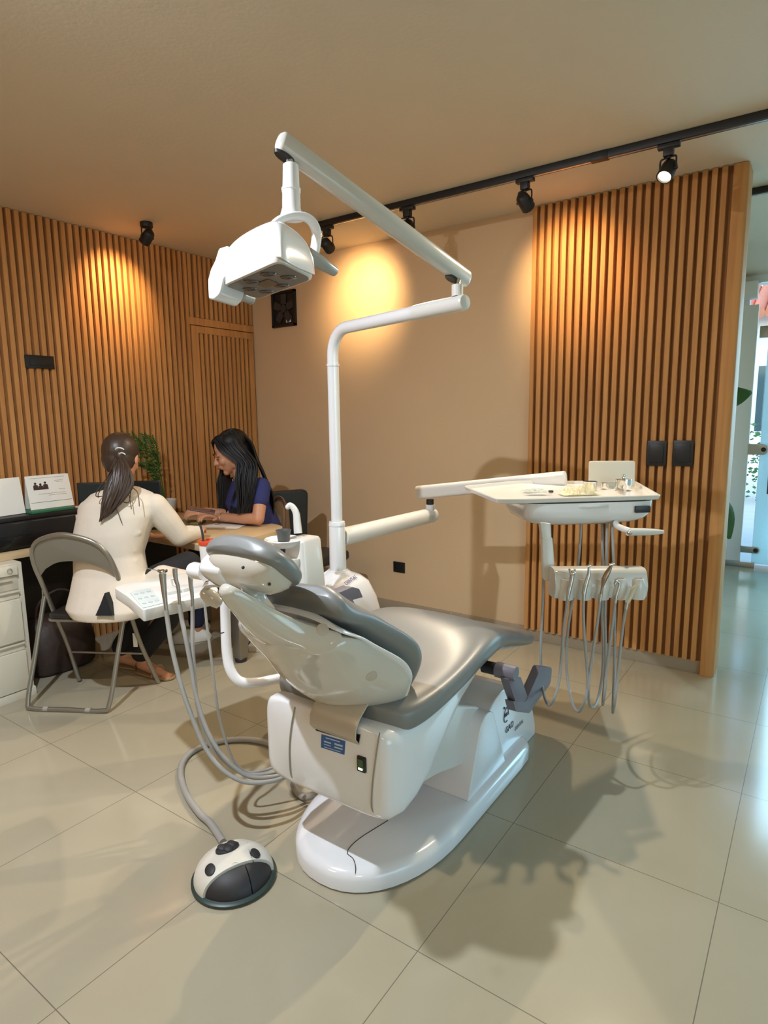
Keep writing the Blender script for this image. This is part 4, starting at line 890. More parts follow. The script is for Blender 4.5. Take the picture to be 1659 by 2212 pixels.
# things lying on the tray
zt_ = tz+.005
def on_tray(x, y): return zp(x, y, zt_)
def jar(label, name, px, py, r, h, m, lid=False):
    P = on_tray(px, py); t = thing(name, label, 'jar' if name != 'dappen_dish' else 'dish', P)
    bm = BM(); revolve(bm, P, Z, [(0, r*.9), (.002, r), (h, r), (h+.001, r*1.06), (h+.004, r*1.06), (h+.004, r*.94), (.004, r*.92), (.003, .001)], n=32); add_mesh('jar_body', bm, m, t)
    if lid:
        bm = BM(); revolve(bm, P+Z*(h+.003), Z, [(0, r*1.02), (.004, r), (.007, r*.5), (.008, .006), (.013, .005), (.016, .009), (.022, .009), (.024, .001)], n=32); add_mesh('lid', bm, m, t)
    return t
jar('open steel bowl at the left end of the jars on the tray', 'steel_bowl', 1275, 1058, .029, .033, M_chrome)
jar('small steel cup between the bowl and the glass dish', 'small_cup', 1305, 1056, .015, .022, M_chrome)
jar('tiny clear glass dish left of the lidded steel jar', 'dappen_dish', 1322, 1054, .012, .02, mat('glass_dish', (.8, .85, .82), .05, trans=.8))
jar('lidded steel jar with a knob, rightmost on the tray', 'steel_jar', 1346, 1058, .033, .04, M_chrome, True)
P = on_tray(1335, 1062); bm = BM(); cyl(bm, P+Z*.009, on_tray(1350, 1067)+Z*.009, .007); t_ = tag(add_mesh('metal_tube', bm, M_steel), 'short metal tube lying at the foot of the lidded jar', 'instrument tip')
# crumpled cotton gauze
bm = BM(); g_ = bmesh.ops.create_grid(bm, x_segments=26, y_segments=14, size=.5); rnd = random.Random(5)
gc = on_tray(1250, 1068); gxv = fx; gyv = fy
for v in bm.verts:
    a, b_ = v.co.x, v.co.y; edge = 1-max(abs(a), abs(b_))*1.6
    h = .014+.030*noise.noise(V((a*8, b_*6, 3)))+.018*math.exp(-((a-.24)/.13)**2)+.022*noise.noise(V((a*19, b_*14, 1)))
    h *= max(0, min(1, (.5-abs(a))*6))*max(0, min(1, (.5-abs(b_))*5)); v.co = gc+gxv*(a*.155)+gyv*(b_*.075)+Z*(max(.0015, h)+.0005)
tag(add_mesh('gauze', bm, mat('cream_gauze', (.74, .66, .42), .9, bump=.4, bscale=90), solid=.0015), 'crumpled cream gauze in the middle of the tray', 'gauze')
# sterile packets
t = thing('sterile_packet', 'pale blue and clear sterile packet left of the gauze on the tray', 'packet', on_tray(1152, 1062))
M_pk = mat('packet_film', (.50, .60, .58), .25, coat=.4, bump=.4, bscale=60)
for k, (q, ang, L_, W2) in enumerate((((1150, 1062), .5, .10, .045), ((1158, 1068), -.15, .09, .04))):
    P = on_tray(*q)+Z*.004*(k+1); ux_ = (fx*math.cos(ang)+fy*math.sin(ang)); uy_ = Z.cross(ux_)
    bm = BM(); bmesh.ops.create_grid(bm, x_segments=12, y_segments=6, size=.5)
    for v in bm.verts: a, b_ = v.co.x, v.co.y; v.co = P+ux_*a*L_+uy_*b_*W2+Z*(.003+.006*noise.noise(V((a*5, b_*4, k*3))))
    add_mesh('pouch', bm, M_pk, t, solid=.0012)
P = on_tray(1190, 1064); bm = BM(); revolve(bm, P, Z, [(0, .009), (.003, .0105), (.008, .0105), (.010, .007), (.010, .001)], n=20); tag(add_mesh('rubber_stopper', bm, M_dark), 'small dark round stopper on the tray between packet and gauze', 'stopper')

# ================================================================== ASSISTANT CONSOLE
cz_ = .785; CD = 2.2
con = thing('assistant_console', 'white assistant console with a nine-button keypad on a curved white tube', 'control console', zp(350, 1290, cz_-.05))
top = [(247, 1268), (256, 1262), (407, 1234), (425, 1240), (470, 1268), (466, 1280), (358, 1306), (310, 1318), (274, 1286)]
T_ = [zp(*q, cz_) for q in ((247, 1270), (262, 1262), (409, 1234), (440, 1243), (472, 1272), (466, 1283), (357, 1306), (309, 1318), (275, 1288))]
bm = BM(); prism(bm, round_poly(T_, [.012, .02, .02, .02, .02, .01, .006, .012, .02], 4), -Z*.042); cb_ = add_mesh('console_body', bm, M_whiteP, con, bev=.004)
kp = [zp(*q, cz_+.0008) for q in ((280, 1280), (324, 1271), (354, 1303), (309, 1314))]
bm = BM(); prism(bm, round_poly(kp, .005, 3), Z*.0012); kpo = add_mesh('keypad', bm, mat('keypad_blue', (.50, .56, .55), .4), con)
for i in range(3):
    for j in range(3):
        u_, v_ = .2+.3*i, .2+.3*j
        P = (kp[0].lerp(kp[1], u_)).lerp(kp[3].lerp(kp[2], u_), v_)+Z*.0014
        bm = BM(); tube(bm, [P+V((.0078*math.cos(a), .0062*math.sin(a), 0)) for a in [2*PI*k/12 for k in range(13)]], .0006, n=5, k=1); add_mesh('button', bm, mat('keypad_print', (.18, .19, .20), .5), kpo)
for (a, b_) in (((361, 1278), (390, 1272)), ((394, 1272), (415, 1266))):
    A_, B_ = zp(*a, cz_+.014), zp(*b_, cz_+.014); w_ = (B_-A_).normalized(); d2_ = Z.cross(w_)
    bm = BM(); obox(bm, (A_+B_)/2+d2_*.02-Z*.027, w_, d2_, Z, (B_-A_).length, .05, .054); add_mesh('instrument_holder', bm, M_whiteP, con, bev=.004)
bm = BM(); tube(bm, [dp(*q, d) for q, d in (((486, 1282), 2.14), ((487, 1340), 2.14), ((490, 1410), 2.13), ((499, 1450), 2.12), ((520, 1473), 2.12), ((556, 1474), 2.14), ((600, 1466), 2.20), ((640, 1458), 2.28))], .0175, n=18, k=5); add_mesh('support_tube', bm, M_white, con)
bm = BM(); d0 = dp(486, 1365, 2.138); ax1 = (dp(489, 1390, 2.132)-d0).normalized(); cyl(bm, d0, d0+ax1*.003, .0182, n=18); add_mesh('seam_ring', bm, M_dark, con)
def chose(label, kind, pix, D, r, hose, m, extra=None, rf=None, hr=.0062):
    P = [dp(*q, D) for q in pix]; t = thing(kind, label, 'dental instrument', P[-1])
    bm = BM(); tube(bm, P, r, n=14, k=4, rf=rf); add_mesh('body', bm, m, t)
    if extra: extra(t, D)
    bm = BM(); tube(bm, [dp(x, y, d) for x, y, d in hose], hr, n=10, k=5); add_mesh('hose', bm, M_hose, t)
def exA(t, D):
    bm = BM(); P = dp(351, 1236, D); ball(bm, P, .014, .012, .010); add_mesh('head', bm, M_chrome, t)
    bm = BM(); tube(bm, [P, dp(333, 1231, D-.02), dp(316, 1227, D-.03)], .0014, n=8); add_mesh('nozzle', bm, M_chrome, t)
    for k in (-1, 1): bm = BM(); cyl(bm, dp(351+k*7, 1233, D), dp(351+k*10, 1233, D), .005); add_mesh('button', bm, M_dark, t)
chose('air-water syringe with a chrome head, leftmost instrument of the console', 'air_water_syringe', [(351, 1240), (353, 1262), (356, 1290), (359, 1318)], 2.12, .012, [(359, 1318, 2.12), (362, 1340, 2.12), (371, 1398, 2.11), (392, 1483, 2.1), (417, 1555, 2.1), (442, 1613, 2.1), (480, 1662, 2.09), (529, 1689, 2.1), (585, 1688, 2.14), (622, 1676, 2.2)], M_steel, exA, rf=lambda t: .0125-.006*t, hr=.0078)
def exB(t, D):
    bm = BM(); cyl(bm, dp(378, 1238, D), dp(378, 1228, D), .0085, n=16); add_mesh('valve_head', bm, M_steel, t)
    bm = BM(); tube(bm, [dp(382, 1255, D), dp(371, 1250, D), dp(373, 1262, D), dp(382, 1268, D)], .003); add_mesh('lever', bm, M_whiteP, t)
chose('white and steel suction handle, middle instrument of the console', 'suction_handle', [(378, 1236), (380, 1252), (385, 1270), (388, 1305)], 2.13, .009, [(388, 1306, 2.13), (393, 1340, 2.13), (401, 1377, 2.12), (413, 1440, 2.12), (424, 1505, 2.12), (444, 1570, 2.12), (470, 1618, 2.12), (502, 1654, 2.13), (540, 1678, 2.15), (590, 1678, 2.18), (625, 1668, 2.22)], M_steel, exB, rf=lambda t: .0085-.003*t, hr=.0078)
chose('narrow steel suction handle, rightmost instrument of the console', 'suction_handle', [(411, 1240), (412, 1262), (415, 1285), (416, 1310)], 2.14, .008, [(416, 1310, 2.14), (416, 1340, 2.14), (416, 1398, 2.13), (421, 1465, 2.13), (428, 1531, 2.13), (450, 1600, 2.14), (485, 1645, 2.15), (530, 1672, 2.17), (585, 1670, 2.2), (625, 1655, 2.24)], M_steel, rf=lambda t: .0085-.003*t, hr=.0070)
bm = BM(); tube(bm, [dp(*q) for q in ((441, 1292, 2.15), (447, 1350, 2.15), (456, 1420, 2.15), (466, 1500, 2.16), (476, 1560, 2.18), (500, 1634, 2.2), (530, 1666, 2.22), (570, 1664, 2.24), (615, 1648, 2.26))], .0048, n=8, k=5); tag(add_mesh('water_hose', bm, M_hose), 'thinnest grey hose hanging under the right end of the console', 'hose')
# drinking tumbler standing on the console
P = zp(458, 1262, cz_+.001); t = thing('tumbler', 'white tumbler with a red lid and a dark straw behind the headrest', 'tumbler', P)
hgt = max(.12, dp(458, 1170, (P-CO).dot(CF)).z-P.z)
bm = BM(); revolve(bm, P, Z, [(0, .030), (.003, .032), (hgt-.006, .040), (hgt-.003, .040)], n=32); add_mesh('cup', bm, M_whiteP, t)
bm = BM(); revolve(bm, P+Z*(hgt-.004), Z, [(0, .042), (.008, .043), (.014, .041), (.015, .03), (.010, .028), (.010, .001)], n=32); add_mesh('lid', bm, mat('red_plastic', (.50, .055, .02), .35), t, label='red lid')
bm = BM(); tube(bm, [P+Z*(hgt-.0)-CR*.024, P+Z*(hgt+.04)-CR*.026, P+Z*(hgt+.07)-CR*.032], .0045, n=10); add_mesh('straw', bm, M_dark, t, label='dark straw')

# ================================================================== FOOT PEDAL
FC = V((-1.395, 1.143, 0)); pt = thing('foot_pedal', 'round white and black foot pedal on the tiles in front of the chair base', 'foot pedal', FC)
la, lb = zp(452, 1918, .05), zp(577, 1868, .05); fxp = (lb-la).normalized(); fyp = Z.cross(fxp)
bm = BM(); revolve(bm, FC+Z*.001, Z, [(0, .124), (.004, .130), (.010, .130), (.014, .123), (.014, .001)], n=48); add_mesh('base_ring', bm, mat('dark_green_plastic', (.020, .04, .034), .4), pt)
def dome(R_, H_, z0, e=2.2, n=48, k=12):
    bm = BM(); rs = []
    for i in range(k+1):
        t = i/k*PI/2; rs.append(ring(bm, FC+Z*(z0+H_*math.sin(t)**(2/e)), fxp, fyp, max(R_*math.cos(t)**(2/e), .001), n=n))
    bm.faces.new(rs[0][::-1]); bm.faces.new(rs[-1])
    for a, b_ in zip(rs, rs[1:]):
        for i in range(n): bm.faces.new((a[i], a[(i+1) % n], b_[(i+1) % n], b_[i]))
    return bm
def clip(bm, p, n_):
    g = bmesh.ops.bisect_plane(bm, geom=bm.verts[:]+bm.edges[:]+bm.faces[:], plane_co=p, plane_no=n_, clear_outer=True)
    ed = [e for e in g['geom_cut'] if isinstance(e, bmesh.types.BMEdge)]
    if ed: bmesh.ops.contextual_create(bm, geom=ed)
mp = (la+lb)/2; mp.z = 0
off = (mp-FC).dot(fyp)+.012
bm = dome(.122, .074, .013); clip(bm, FC+fyp*(off), -fyp); bm.normal_update(); bvhD = BVHTree.FromBMesh(bm); cap_ = add_mesh('cover', bm, mat('pale_plastic', (.66, .62, .54), .45), pt, angle=50)
for sgn in (-1, 1):
    bm = dome(.116, .066, .013); clip(bm, FC+fyp*(off-.002), fyp); clip(bm, FC+fxp*(sgn*.0015+.02), -fxp*sgn); add_mesh('pedal_plate', bm, mat('charcoal_plastic', (.022, .020, .021), .55), pt, angle=50)
M_char = MATS['charcoal_plastic']
def dhit(px, py):
    h, n_, i, d = bvhD.ray_cast(CO, ray(px, py).normalized())
    if h and n_.dot(CF) > 0: n_ = -n_
    return (h, n_) if h else (zp(px, py, .07), Z.copy())
for (px, py, a, b_, nm) in ((454, 1879, .016, .021, 'button'), (551, 1844, .015, .020, 'button'), (491, 1832, .037, .026, 'direction_switch')):
    h, n_ = dhit(px, py); x_ = (fxp-n_*fxp.dot(n_)).normalized(); y_ = n_.cross(x_)
    bm = BM(); skin(bm, [ring(bm, h-n_*.006, x_, y_, a, b_, n=28), ring(bm, h+n_*.003, x_, y_, a, b_, n=28), ring(bm, h+n_*.0045, x_, y_, a*.85, b_*.85, n=28)]); bo = add_mesh(nm, bm, M_char, cap_)
    if nm != 'button':
        bm = BM()
        for an in (0, 2.1, 4.2): ball(bm, h+n_*.006+x_*(.017*math.cos(an+.5))+y_*(.011*math.sin(an+.5)), .017, .014, .006, n=14)
        add_mesh('lobed_knob', bm, mat('charcoal_knob', (.03, .028, .029), .6), bo)
bm = BM(); hs = [dhit(*q) for q in ((499, 1890), (499, 1875), (505, 1864), (513, 1864), (515, 1870), (509, 1873))]; tube(bm, [h+n_*.0002 for h, n_ in hs], .0008, n=6); add_mesh('embossed_line', bm, mat('emboss_shade', (.45, .42, .36), .5), cap_)
bm = BM(); hs = [dhit(*q) for q in ((534, 1819), (539, 1840), (546, 1858), (549, 1868))]; tube(bm, [h for h, n_ in hs], .0009, n=6); add_mesh('seam', bm, M_dark, cap_)
cz0 = .0135
bm = BM(); tube(bm, [zp(482, 1820, .02), zp(468, 1798, cz0), zp(452, 1776, cz0), zp(431, 1757, cz0), zp(404, 1718, cz0), zp(390, 1675, cz0), zp(396, 1644, cz0), zp(420, 1620, cz0), zp(465, 1603, cz0), zp(530, 1597, cz0), zp(585, 1608, cz0), zp(618, 1640, cz0), zp(628, 1680, cz0), zp(640, 1708, cz0), zp(660, 1722, .02), zp(690, 1712, .04)], .0125, n=14, k=5); add_mesh('cable', bm, M_hose, pt)

# ================================================================== FOLDING CHAIR
fc = thing('folding_chair', 'grey metal folding chair with a black vinyl seat in front of the desk', 'chair', (-2.98, 1.6, 0))
RL, RR = V((-3.125, 1.335, .011)), V((-2.755, 1.545, .011)); FL, FR = V((-3.235, 1.665, .011)), V((-2.845, 1.89, .011))
wv = (RR-RL).normalized(); fd = V((-wv.y, wv.x, 0))
TC = V((-2.925, 1.49, .875)); hwid = .205
def hoop(s, z):     # point on the hoop plane at height z, side s
    t = z/.875; base_ = FL.lerp(FR, .5); c = V((base_.x, base_.y, 0)).lerp(V((TC.x, TC.y, 0)), t); return c+wv*(s*hwid)+Z*z
hpts = [FL, hoop(-1, .25), hoop(-1, .45), hoop(-1, .62), hoop(-1.0, .72), hoop(-.9, .80), hoop(-.62, .855), hoop(0, .885), hoop(.62, .855), hoop(.9, .80), hoop(1.0, .72), hoop(1, .62), hoop(1, .45), hoop(1, .25), FR]
bm = BM(); tube(bm, hpts, .0115, n=12, k=5); add_mesh('back_hoop', bm, M_grey_tube, fc)
hl, hr_ = hoop(-1.07, .545), hoop(1.07, .545)
bm = BM(); tube(bm, [hl, hl.lerp(RL, .5), hl.lerp(RL, .93), RL+wv*.035-Z*.0, RL.lerp(RR, .5), RR-wv*.035, hr_.lerp(RR, .93), hr_.lerp(RR, .5), hr_], .0115, n=12, k=6); rf_ = add_mesh('rear_leg_frame', bm, M_grey_tube, fc)
for P, Q in ((RL, RR), (RR, RL)):
    d_ = (Q-P).normalized(); bm = BM(); cyl(bm, P+d_*.09, P+d_*.115, .0135, n=14); add_mesh('foot_sleeve', bm, mat('grey_plastic', (.35, .33, .29), .5), rf_)
bm = BM(); a, b_ = hoop(-1, .20), hoop(1, .20); cyl(bm, a, b_, .006, n=10); add_mesh('cross_bar', bm, M_grey_tube, fc)
for P in (hl, hr_):
    bm = BM(); obox(bm, P, wv, fd, Z, .008, .03, .07); add_mesh('hinge_bracket', bm, M_grey_tube, fc, bev=.003)
SR = V((-2.925, 1.545, .445)); S2 = [SR-wv*.19, SR+wv*.19, SR+wv*.18+fd*.36, SR-wv*.18+fd*.36]
bm = BM(); prism(bm, round_poly(S2, [.05, .05, .06, .06], 6), Z*.026); add_mesh('seat', bm, M_vinyl, fc, bev=.010, seg=4)
bm = BM(); prism(bm, round_poly([p-Z*.012+(p-SR-fd*.18)*.02 for p in S2], [.05, .05, .06, .06], 6), Z*.012); add_mesh('seat_pan', bm, M_grey_tube, fc, bev=.003)
# curved back plate
bm = BM(); outer = [hoop(s, z) for s, z in ((-.95, .66), (-.97, .72), (-.87, .80), (-.6, .85), (0, .876), (.6, .85), (.87, .80), (.97, .72), (.95, .66))]; inner = [hoop(s, z) for s, z in ((.75, .70), (.4, .735), (0, .745), (-.4, .735), (-.75, .70))]
outl = spline(outer, 4)+spline(inner, 4); pn = (hoop(1, .8)-hoop(-1, .8)).cross(hoop(0, .9)-hoop(0, .5)).normalized()
prism(bm, [p-pn*.003 for p in outl], pn*.006); add_mesh('back_plate', bm, mat('grey_sheet_metal', (.27, .25, .21), .42, metal=.35), fc, bev=.001, label='curved grey sheet back plate')
P = hoop(1, .32); bm = BM(); obox(bm, P-Z*.03+CR*-.015, CR, CF, Z, .022, .001, .075); add_mesh('hang_tag', bm, M_paper, fc, label='white paper tag')
# ================================================================== THE TWO WOMEN
F1 = V((-.5, .866, 0)); R1 = V((.866, .5, 0))
def ell(bm, c, a, b_, c_, ax, ay, az, n=16):
    M = Matrix((ax, ay, az)).transposed(); ball(bm, c, a, b_, c_, M=M, n=n)
def hand(bm, wrist, d, up, side, curl=.5, s=1.):
    """palm with four fingers and a thumb; d = pointing direction, up = back of the hand, side = thumb side"""
    d = d.normalized(); up = (up-d*up.dot(d)).normalized(); sd_ = d.cross(up); sd_ = sd_ if sd_.dot(side) > 0 else -sd_
    pc = wrist+d*.045*s; ell(bm, pc, .050*s, .038*s, .013*s, d, sd_, up)
    cyl(bm, wrist-d*.03*s, wrist+d*.02*s, .021*s, .024*s, n=12)
    for i, (o, L_) in enumerate(((.028, .070), (.010, .080), (-.009, .074), (-.026, .058))):
        r0 = wrist+d*.085*s+sd_*o*s; a0 = curl*.5; p = [(r0-d*.02*s, .0095*s), (r0, .0095*s)]
        cur = r0; ang = a0*.6
        for seg, rad in ((.45, .0085), (.30, .0078), (.25, .0068)):
            dd = d*math.cos(ang)-up*math.sin(ang); cur = cur+dd*(L_*seg*s); p.append((cur, rad*s)); ang += curl*.75
        limb(bm, p, n=8)
    t0 = wrist+d*.025*s+sd_*.028*s; t1 = t0+(d*.5+sd_*.75-up*.3).normalized()*.035*s; t2 = t1+(d*.85+sd_*.2-up*.35).normalized()*.03*s
    limb(bm, [(t0, .012*s), (t1, .0105*s), (t2, .008*s)], n=8)
def torso(bm, rings, ax, ay, n=28, e=2.3):
    skin(bm, [ring(bm, c, ax, ay, a, b_, n=n, e=e) for c, a, b_ in rings])
def head_mesh(bm, c, fwd, up, s=1.):
    fwd = fwd.normalized(); up = (up-fwd*up.dot(fwd)).normalized(); rt = fwd.cross(up)
    def L(x, y, z): return c+rt*(x*s)+fwd*(y*s)+up*(z*s)
    def E(p, a, b_, c_): ell(bm, L(*p), a*s, b_*s, c_*s, rt, fwd, up, n=20)
    E((0, -.012, .035), .074, .094, .088)
    E((0, .030, -.018), .062, .062, .078)
    E((0, .040, -.055), .047, .045, .052)
    E((0, .068, -.092), .024, .020, .020)
    for k in (-1, 1):
        E((k*.032, .062, -.022), .027, .026, .026); E((k*.030, .078, .020), .024, .014, .008)
        E((k*.040, -.0, -.060), .02, .04, .03); E((k*.076, -.008, -.008), .008, .018, .030)
        E((k*.011, .097, -.026), .008, .010, .007)
    limb(bm, [(L(0, .086, .012), .008*s), (L(0, .100, -.010), .009*s), (L(0, .110, -.024), .0105*s)], n=10)
    E((0, .090, -.048), .021, .010, .007); E((0, .088, -.060), .018, .010, .007)
    return L
def strands(bm, A, B, n, r, jit=.006, seed=1, k=4, taper=.35, flat=.6):
    rnd = random.Random(seed)
    for i in range(n):
        s_ = (i+.5)/n; j = [V((rnd.uniform(-jit, jit), rnd.uniform(-jit, jit), rnd.uniform(-jit, jit)*.5)) for _ in A]
        pts = [a.lerp(b_, s_)+q for a, b_, q in zip(A, B, j)]; rr = r*rnd.uniform(.7, 1.2)
        tube(bm, pts, rr, n=6, k=k, rf=lambda t, rr=rr: rr*(1-(1-taper)*t**2), flat=flat)
# ---- woman in the white coat, seen from behind
p1 = thing('person', 'woman with a ponytail in a cream-white shirt coat, sitting with her back to the camera', 'person', (-2.98, 1.70, 0))
DB_ = 3.2
SL_, SR_ = dp(194, 1104, DB_), dp(334, 1094, DB_)
NB = dp(266, 1058, DB_+.02); H1 = dp(263, 990, DB_+.05)
hipc = dp(246, 1310, 3.13)
bm = BM()
torso(bm, [(hipc+Z*.02, .13, .10), (hipc+Z*.06, .15, .11), (dp(240, 1230, 3.17), .15, .11), (dp(250, 1150, 3.2), .165, .115), (dp(262, 1090, 3.21), .15, .10), (dp(265, 1068, 3.22), .07, .07)], R1, F1)
limb(bm, [(NB-Z*.03, .055), (NB+Z*.02, .050), (H1-Z*.05, .048)])
Lh = head_mesh(bm, H1, (F1*.9+Z*-.30-R1*.10), Z, 1.06)
el1 = zp(388, 1158, .805); wr1 = zp(428, 1148, .805)
limb(bm, [(SR_, .05), (SR_.lerp(el1, .5), .045), (el1, .038), (wr1, .026)])
hd1 = (zp(446, 1122, .81)-wr1).normalized(); hand(bm, wr1+hd1*.01, hd1, Z, -R1, curl=.9, s=.95)
el2 = SL_+F1*.17-Z*.23-R1*.03; wr2 = zp(322, 1160, .79)
limb(bm, [(SL_, .05), (el2, .038), (wr2, .026)]); hand(bm, wr2, (R1*.9+F1*.3), Z, F1, curl=.5, s=.95)
fR, fL = zp(322, 1447, .03), zp(282, 1432, .03)
kR, kL = dp(405, 1222, 3.30), hipc+F1*.42+Z*.03-R1*.02
fdir = (R1*.75-F1*.25).normalized(); fdir2 = (R1*.8-F1*.1).normalized()
for k_, f_, dd in ((kR, fR, fdir), (kL, fL, fdir2)):
    h_ = hipc+R1*(.09 if k_ is kR else -.08)
    limb(bm, [(h_+Z*.03, .055), (k_, .055), (f_+Z*.09-dd*.04, .034), (f_+Z*.03-dd*.05, .032), (f_+dd*.08-Z*.005, .026), (f_+dd*.13-Z*.012, .018)])
    for i in range(5): o = (i-2)*.012; sdv = Z.cross(dd); limb(bm, [(f_+dd*.12+sdv*o-Z*.014, .010), (f_+dd*(.155-abs(i-1)*.006)+sdv*o*1.15-Z*.017, .0075)], n=8)
add_mesh('body', bm, M_skin, p1, remesh=.006, csm=3)
# coat
bm = BM()
torso(bm, [(dp(243, 1326, 3.10), .185, .155), (dp(246, 1305, 3.12), .225, .18), (dp(249, 1270, 3.15), .215, .165), (dp(240, 1235, 3.17), .182, .135), (dp(236, 1195, 3.18), .175, .13), (dp(243, 1150, 3.19), .192, .14), (dp(255, 1110, 3.2), .205, .135), (dp(259, 1086, 3.2), .195, .118), (dp(264, 1066, 3.21), .160, .095), (dp(267, 1052, 3.22), .066, .066)], R1, F1)
limb(bm, [(SL_+Z*.0, .060), (SL_.lerp(el2, .5), .058), (el2, .052), (wr2-R1*.10, .038)])
limb(bm, [(SR_, .068), (SR_.lerp(el1, .5), .066), (el1-Z*.0, .056), (el1.lerp(wr1, .55), .046), (wr1-hd1*.02, .036)])
ball(bm, hipc+R1*.14+F1*.12-Z*.01, .11, .13, .07)
limb(bm, [(hipc+R1*.10+F1*.06+Z*.03, .085), (dp(352, 1248, 3.16), .066), (dp(392, 1250, 3.2), .050)])
for i, (q0_, q1_, rr) in enumerate((((226, 1192), (284, 1158), .013), ((230, 1217), (290, 1188), .013), ((240, 1234), (292, 1212), .011), ((250, 1246), (294, 1230), .011), ((255, 1176), (300, 1150), .013), ((215, 1298), (330, 1290), .012), ((175, 1295), (212, 1282), .010), ((165, 1275), (215, 1268), .010), ((300, 1262), (345, 1270), .014))):
    pa_, pb2 = dp(*q0_, DB_-.118), dp(*q1_, DB_-.100); tube(bm, [pa_+CF*.025, pa_.lerp(pb2, .5), pb2+CF*.015], rr, n=8, k=4)
add_mesh('coat', bm, M_coat, p1, remesh=.0075, csm=4, label='cream-white cotton shirt coat')
bm = BM(); prism(bm, [dp(*q, 2.925) for q in ((226, 1281), (233, 1300), (243, 1330), (206, 1330), (217, 1305))], CF*.05); add_mesh('back_vent', bm, M_trouser, p1)
bm = BM()
for k_, f_, dd in ((kR, fR, fdir), (kL, fL, fdir2)):
    h_ = hipc+Z*.035+R1*(.09 if k_ is kR else -.08); limb(bm, [(h_, .075), (h_.lerp(k_, .5)+Z*.01, .088), (k_, .078), (k_.lerp(f_, .5), .062), (f_+Z*.10-dd*.045, .058)])
limb(bm, [(hipc+Z*.05-R1*.05, .09), (hipc+Z*.05+R1*.07, .09)]); add_mesh('trousers', bm, M_trouser, p1, remesh=.009, csm=3)
for f_, dd in ((fR, fdir), (fL, fdir2)):
    bm = BM(); sdv = Z.cross(dd); c = f_+dd*.045; z0_ = .004
    o_ = [c+dd*a+sdv*b_ for a, b_ in ((-.13, -.02), (-.13, .02), (-.05, .032), (.05, .042), (.11, .035), (.13, .0), (.11, -.035), (.05, -.042), (-.05, -.032))]
    prism(bm, [V((p.x, p.y, z0_)) for p in spline(o_, 3, closed=True)], Z*.010); sh = add_mesh('sandal', bm, mat('tan_sole', (.36, .22, .11), .6), p1, bev=.002)
    bm = BM(); tube(bm, [f_+dd*.06+sdv*.045-Z*.02, f_+dd*.06+sdv*.03+Z*.018, f_+dd*.06+Z*.026, f_+dd*.06-sdv*.03+Z*.018, f_+dd*.06-sdv*.045-Z*.02], .012, n=8, flat=.3); add_mesh('strap', bm, mat('tan_strap', (.30, .18, .10), .5), sh)
# hair
bm = BM(); fw = (F1*.95-Z*.25).normalized(); upv_ = (Z-fw*Z.dot(fw)).normalized(); rt = fw.cross(upv_)
ell(bm, H1+upv_*.034-fw*.020, .089, .104, .100, rt, fw, upv_, n=28); ell(bm, H1-upv_*.01-fw*.035, .083, .08, .085, rt, fw, upv_, n=24)
ell(bm, dp(258, 985, 3.12), .022, .02, .03, R1, F1, Z)
add_mesh('hair', bm, M_hairb, p1, remesh=.006, csm=2)
T0 = dp(257, 982, 3.125)
bm = BM()
A = [dp(250, 980, 3.14), dp(243, 1010, 3.09), dp(228, 1050, 3.06), dp(219, 1090, 3.045), dp(216, 1128, 3.045)]
B = [dp(262, 980, 3.13), dp(280, 1010, 3.09), dp(288, 1045, 3.06), dp(268, 1080, 3.045), dp(240, 1108, 3.045)]
strands(bm, A, B, 34, .0075, seed=2, k=4, taper=.25)
A = [dp(256, 984, 3.13), dp(250, 1015, 3.07), dp(240, 1060, 3.05), dp(230, 1095, 3.04), dp(222, 1120, 3.04)]; B = [dp(262, 984, 3.13), dp(275, 1015, 3.07), dp(272, 1055, 3.05), dp(252, 1090, 3.04), dp(235, 1112, 3.04)]
strands(bm, A, B, 22, .008, seed=4, k=4, taper=.3)
for pts in (((250, 990), (232, 1030), (213, 1055), (207, 1070), (213, 1074)), ((250, 995), (236, 1035), (216, 1060), (212, 1072), (220, 1072)), ((264, 1000), (280, 1045), (296, 1062), (300, 1080), (301, 1094)), ((262, 1000), (274, 1050), (280, 1075), (284, 1100)), ((250, 1070), (252, 1095), (256, 1110), (263, 1130)), ((258, 1060), (262, 1080), (278, 1085), (283, 1060)), ((246, 1080), (253, 1100), (260, 1122))):
    tube(bm, [dp(*q, 3.075-.008*i) for i, q in enumerate(pts)], .0024, n=6, k=4)
add_mesh('ponytail', bm, M_hairb, p1, label='long dark brown ponytail')
for q, w_ in (((259, 972), .021), ((265, 983), .014)):
    bm = BM(); c = dp(*q, 3.108); tube(bm, [c+CR*(w_*math.cos(a))+CU*(.010*math.sin(a)) - CF*(.012*math.sin(a)) for a in [PI*(.05+.9*i/8) for i in range(9)]], .0028, n=8, k=2); add_mesh('hair_tie', bm, M_paper, p1, label='white hair tie')
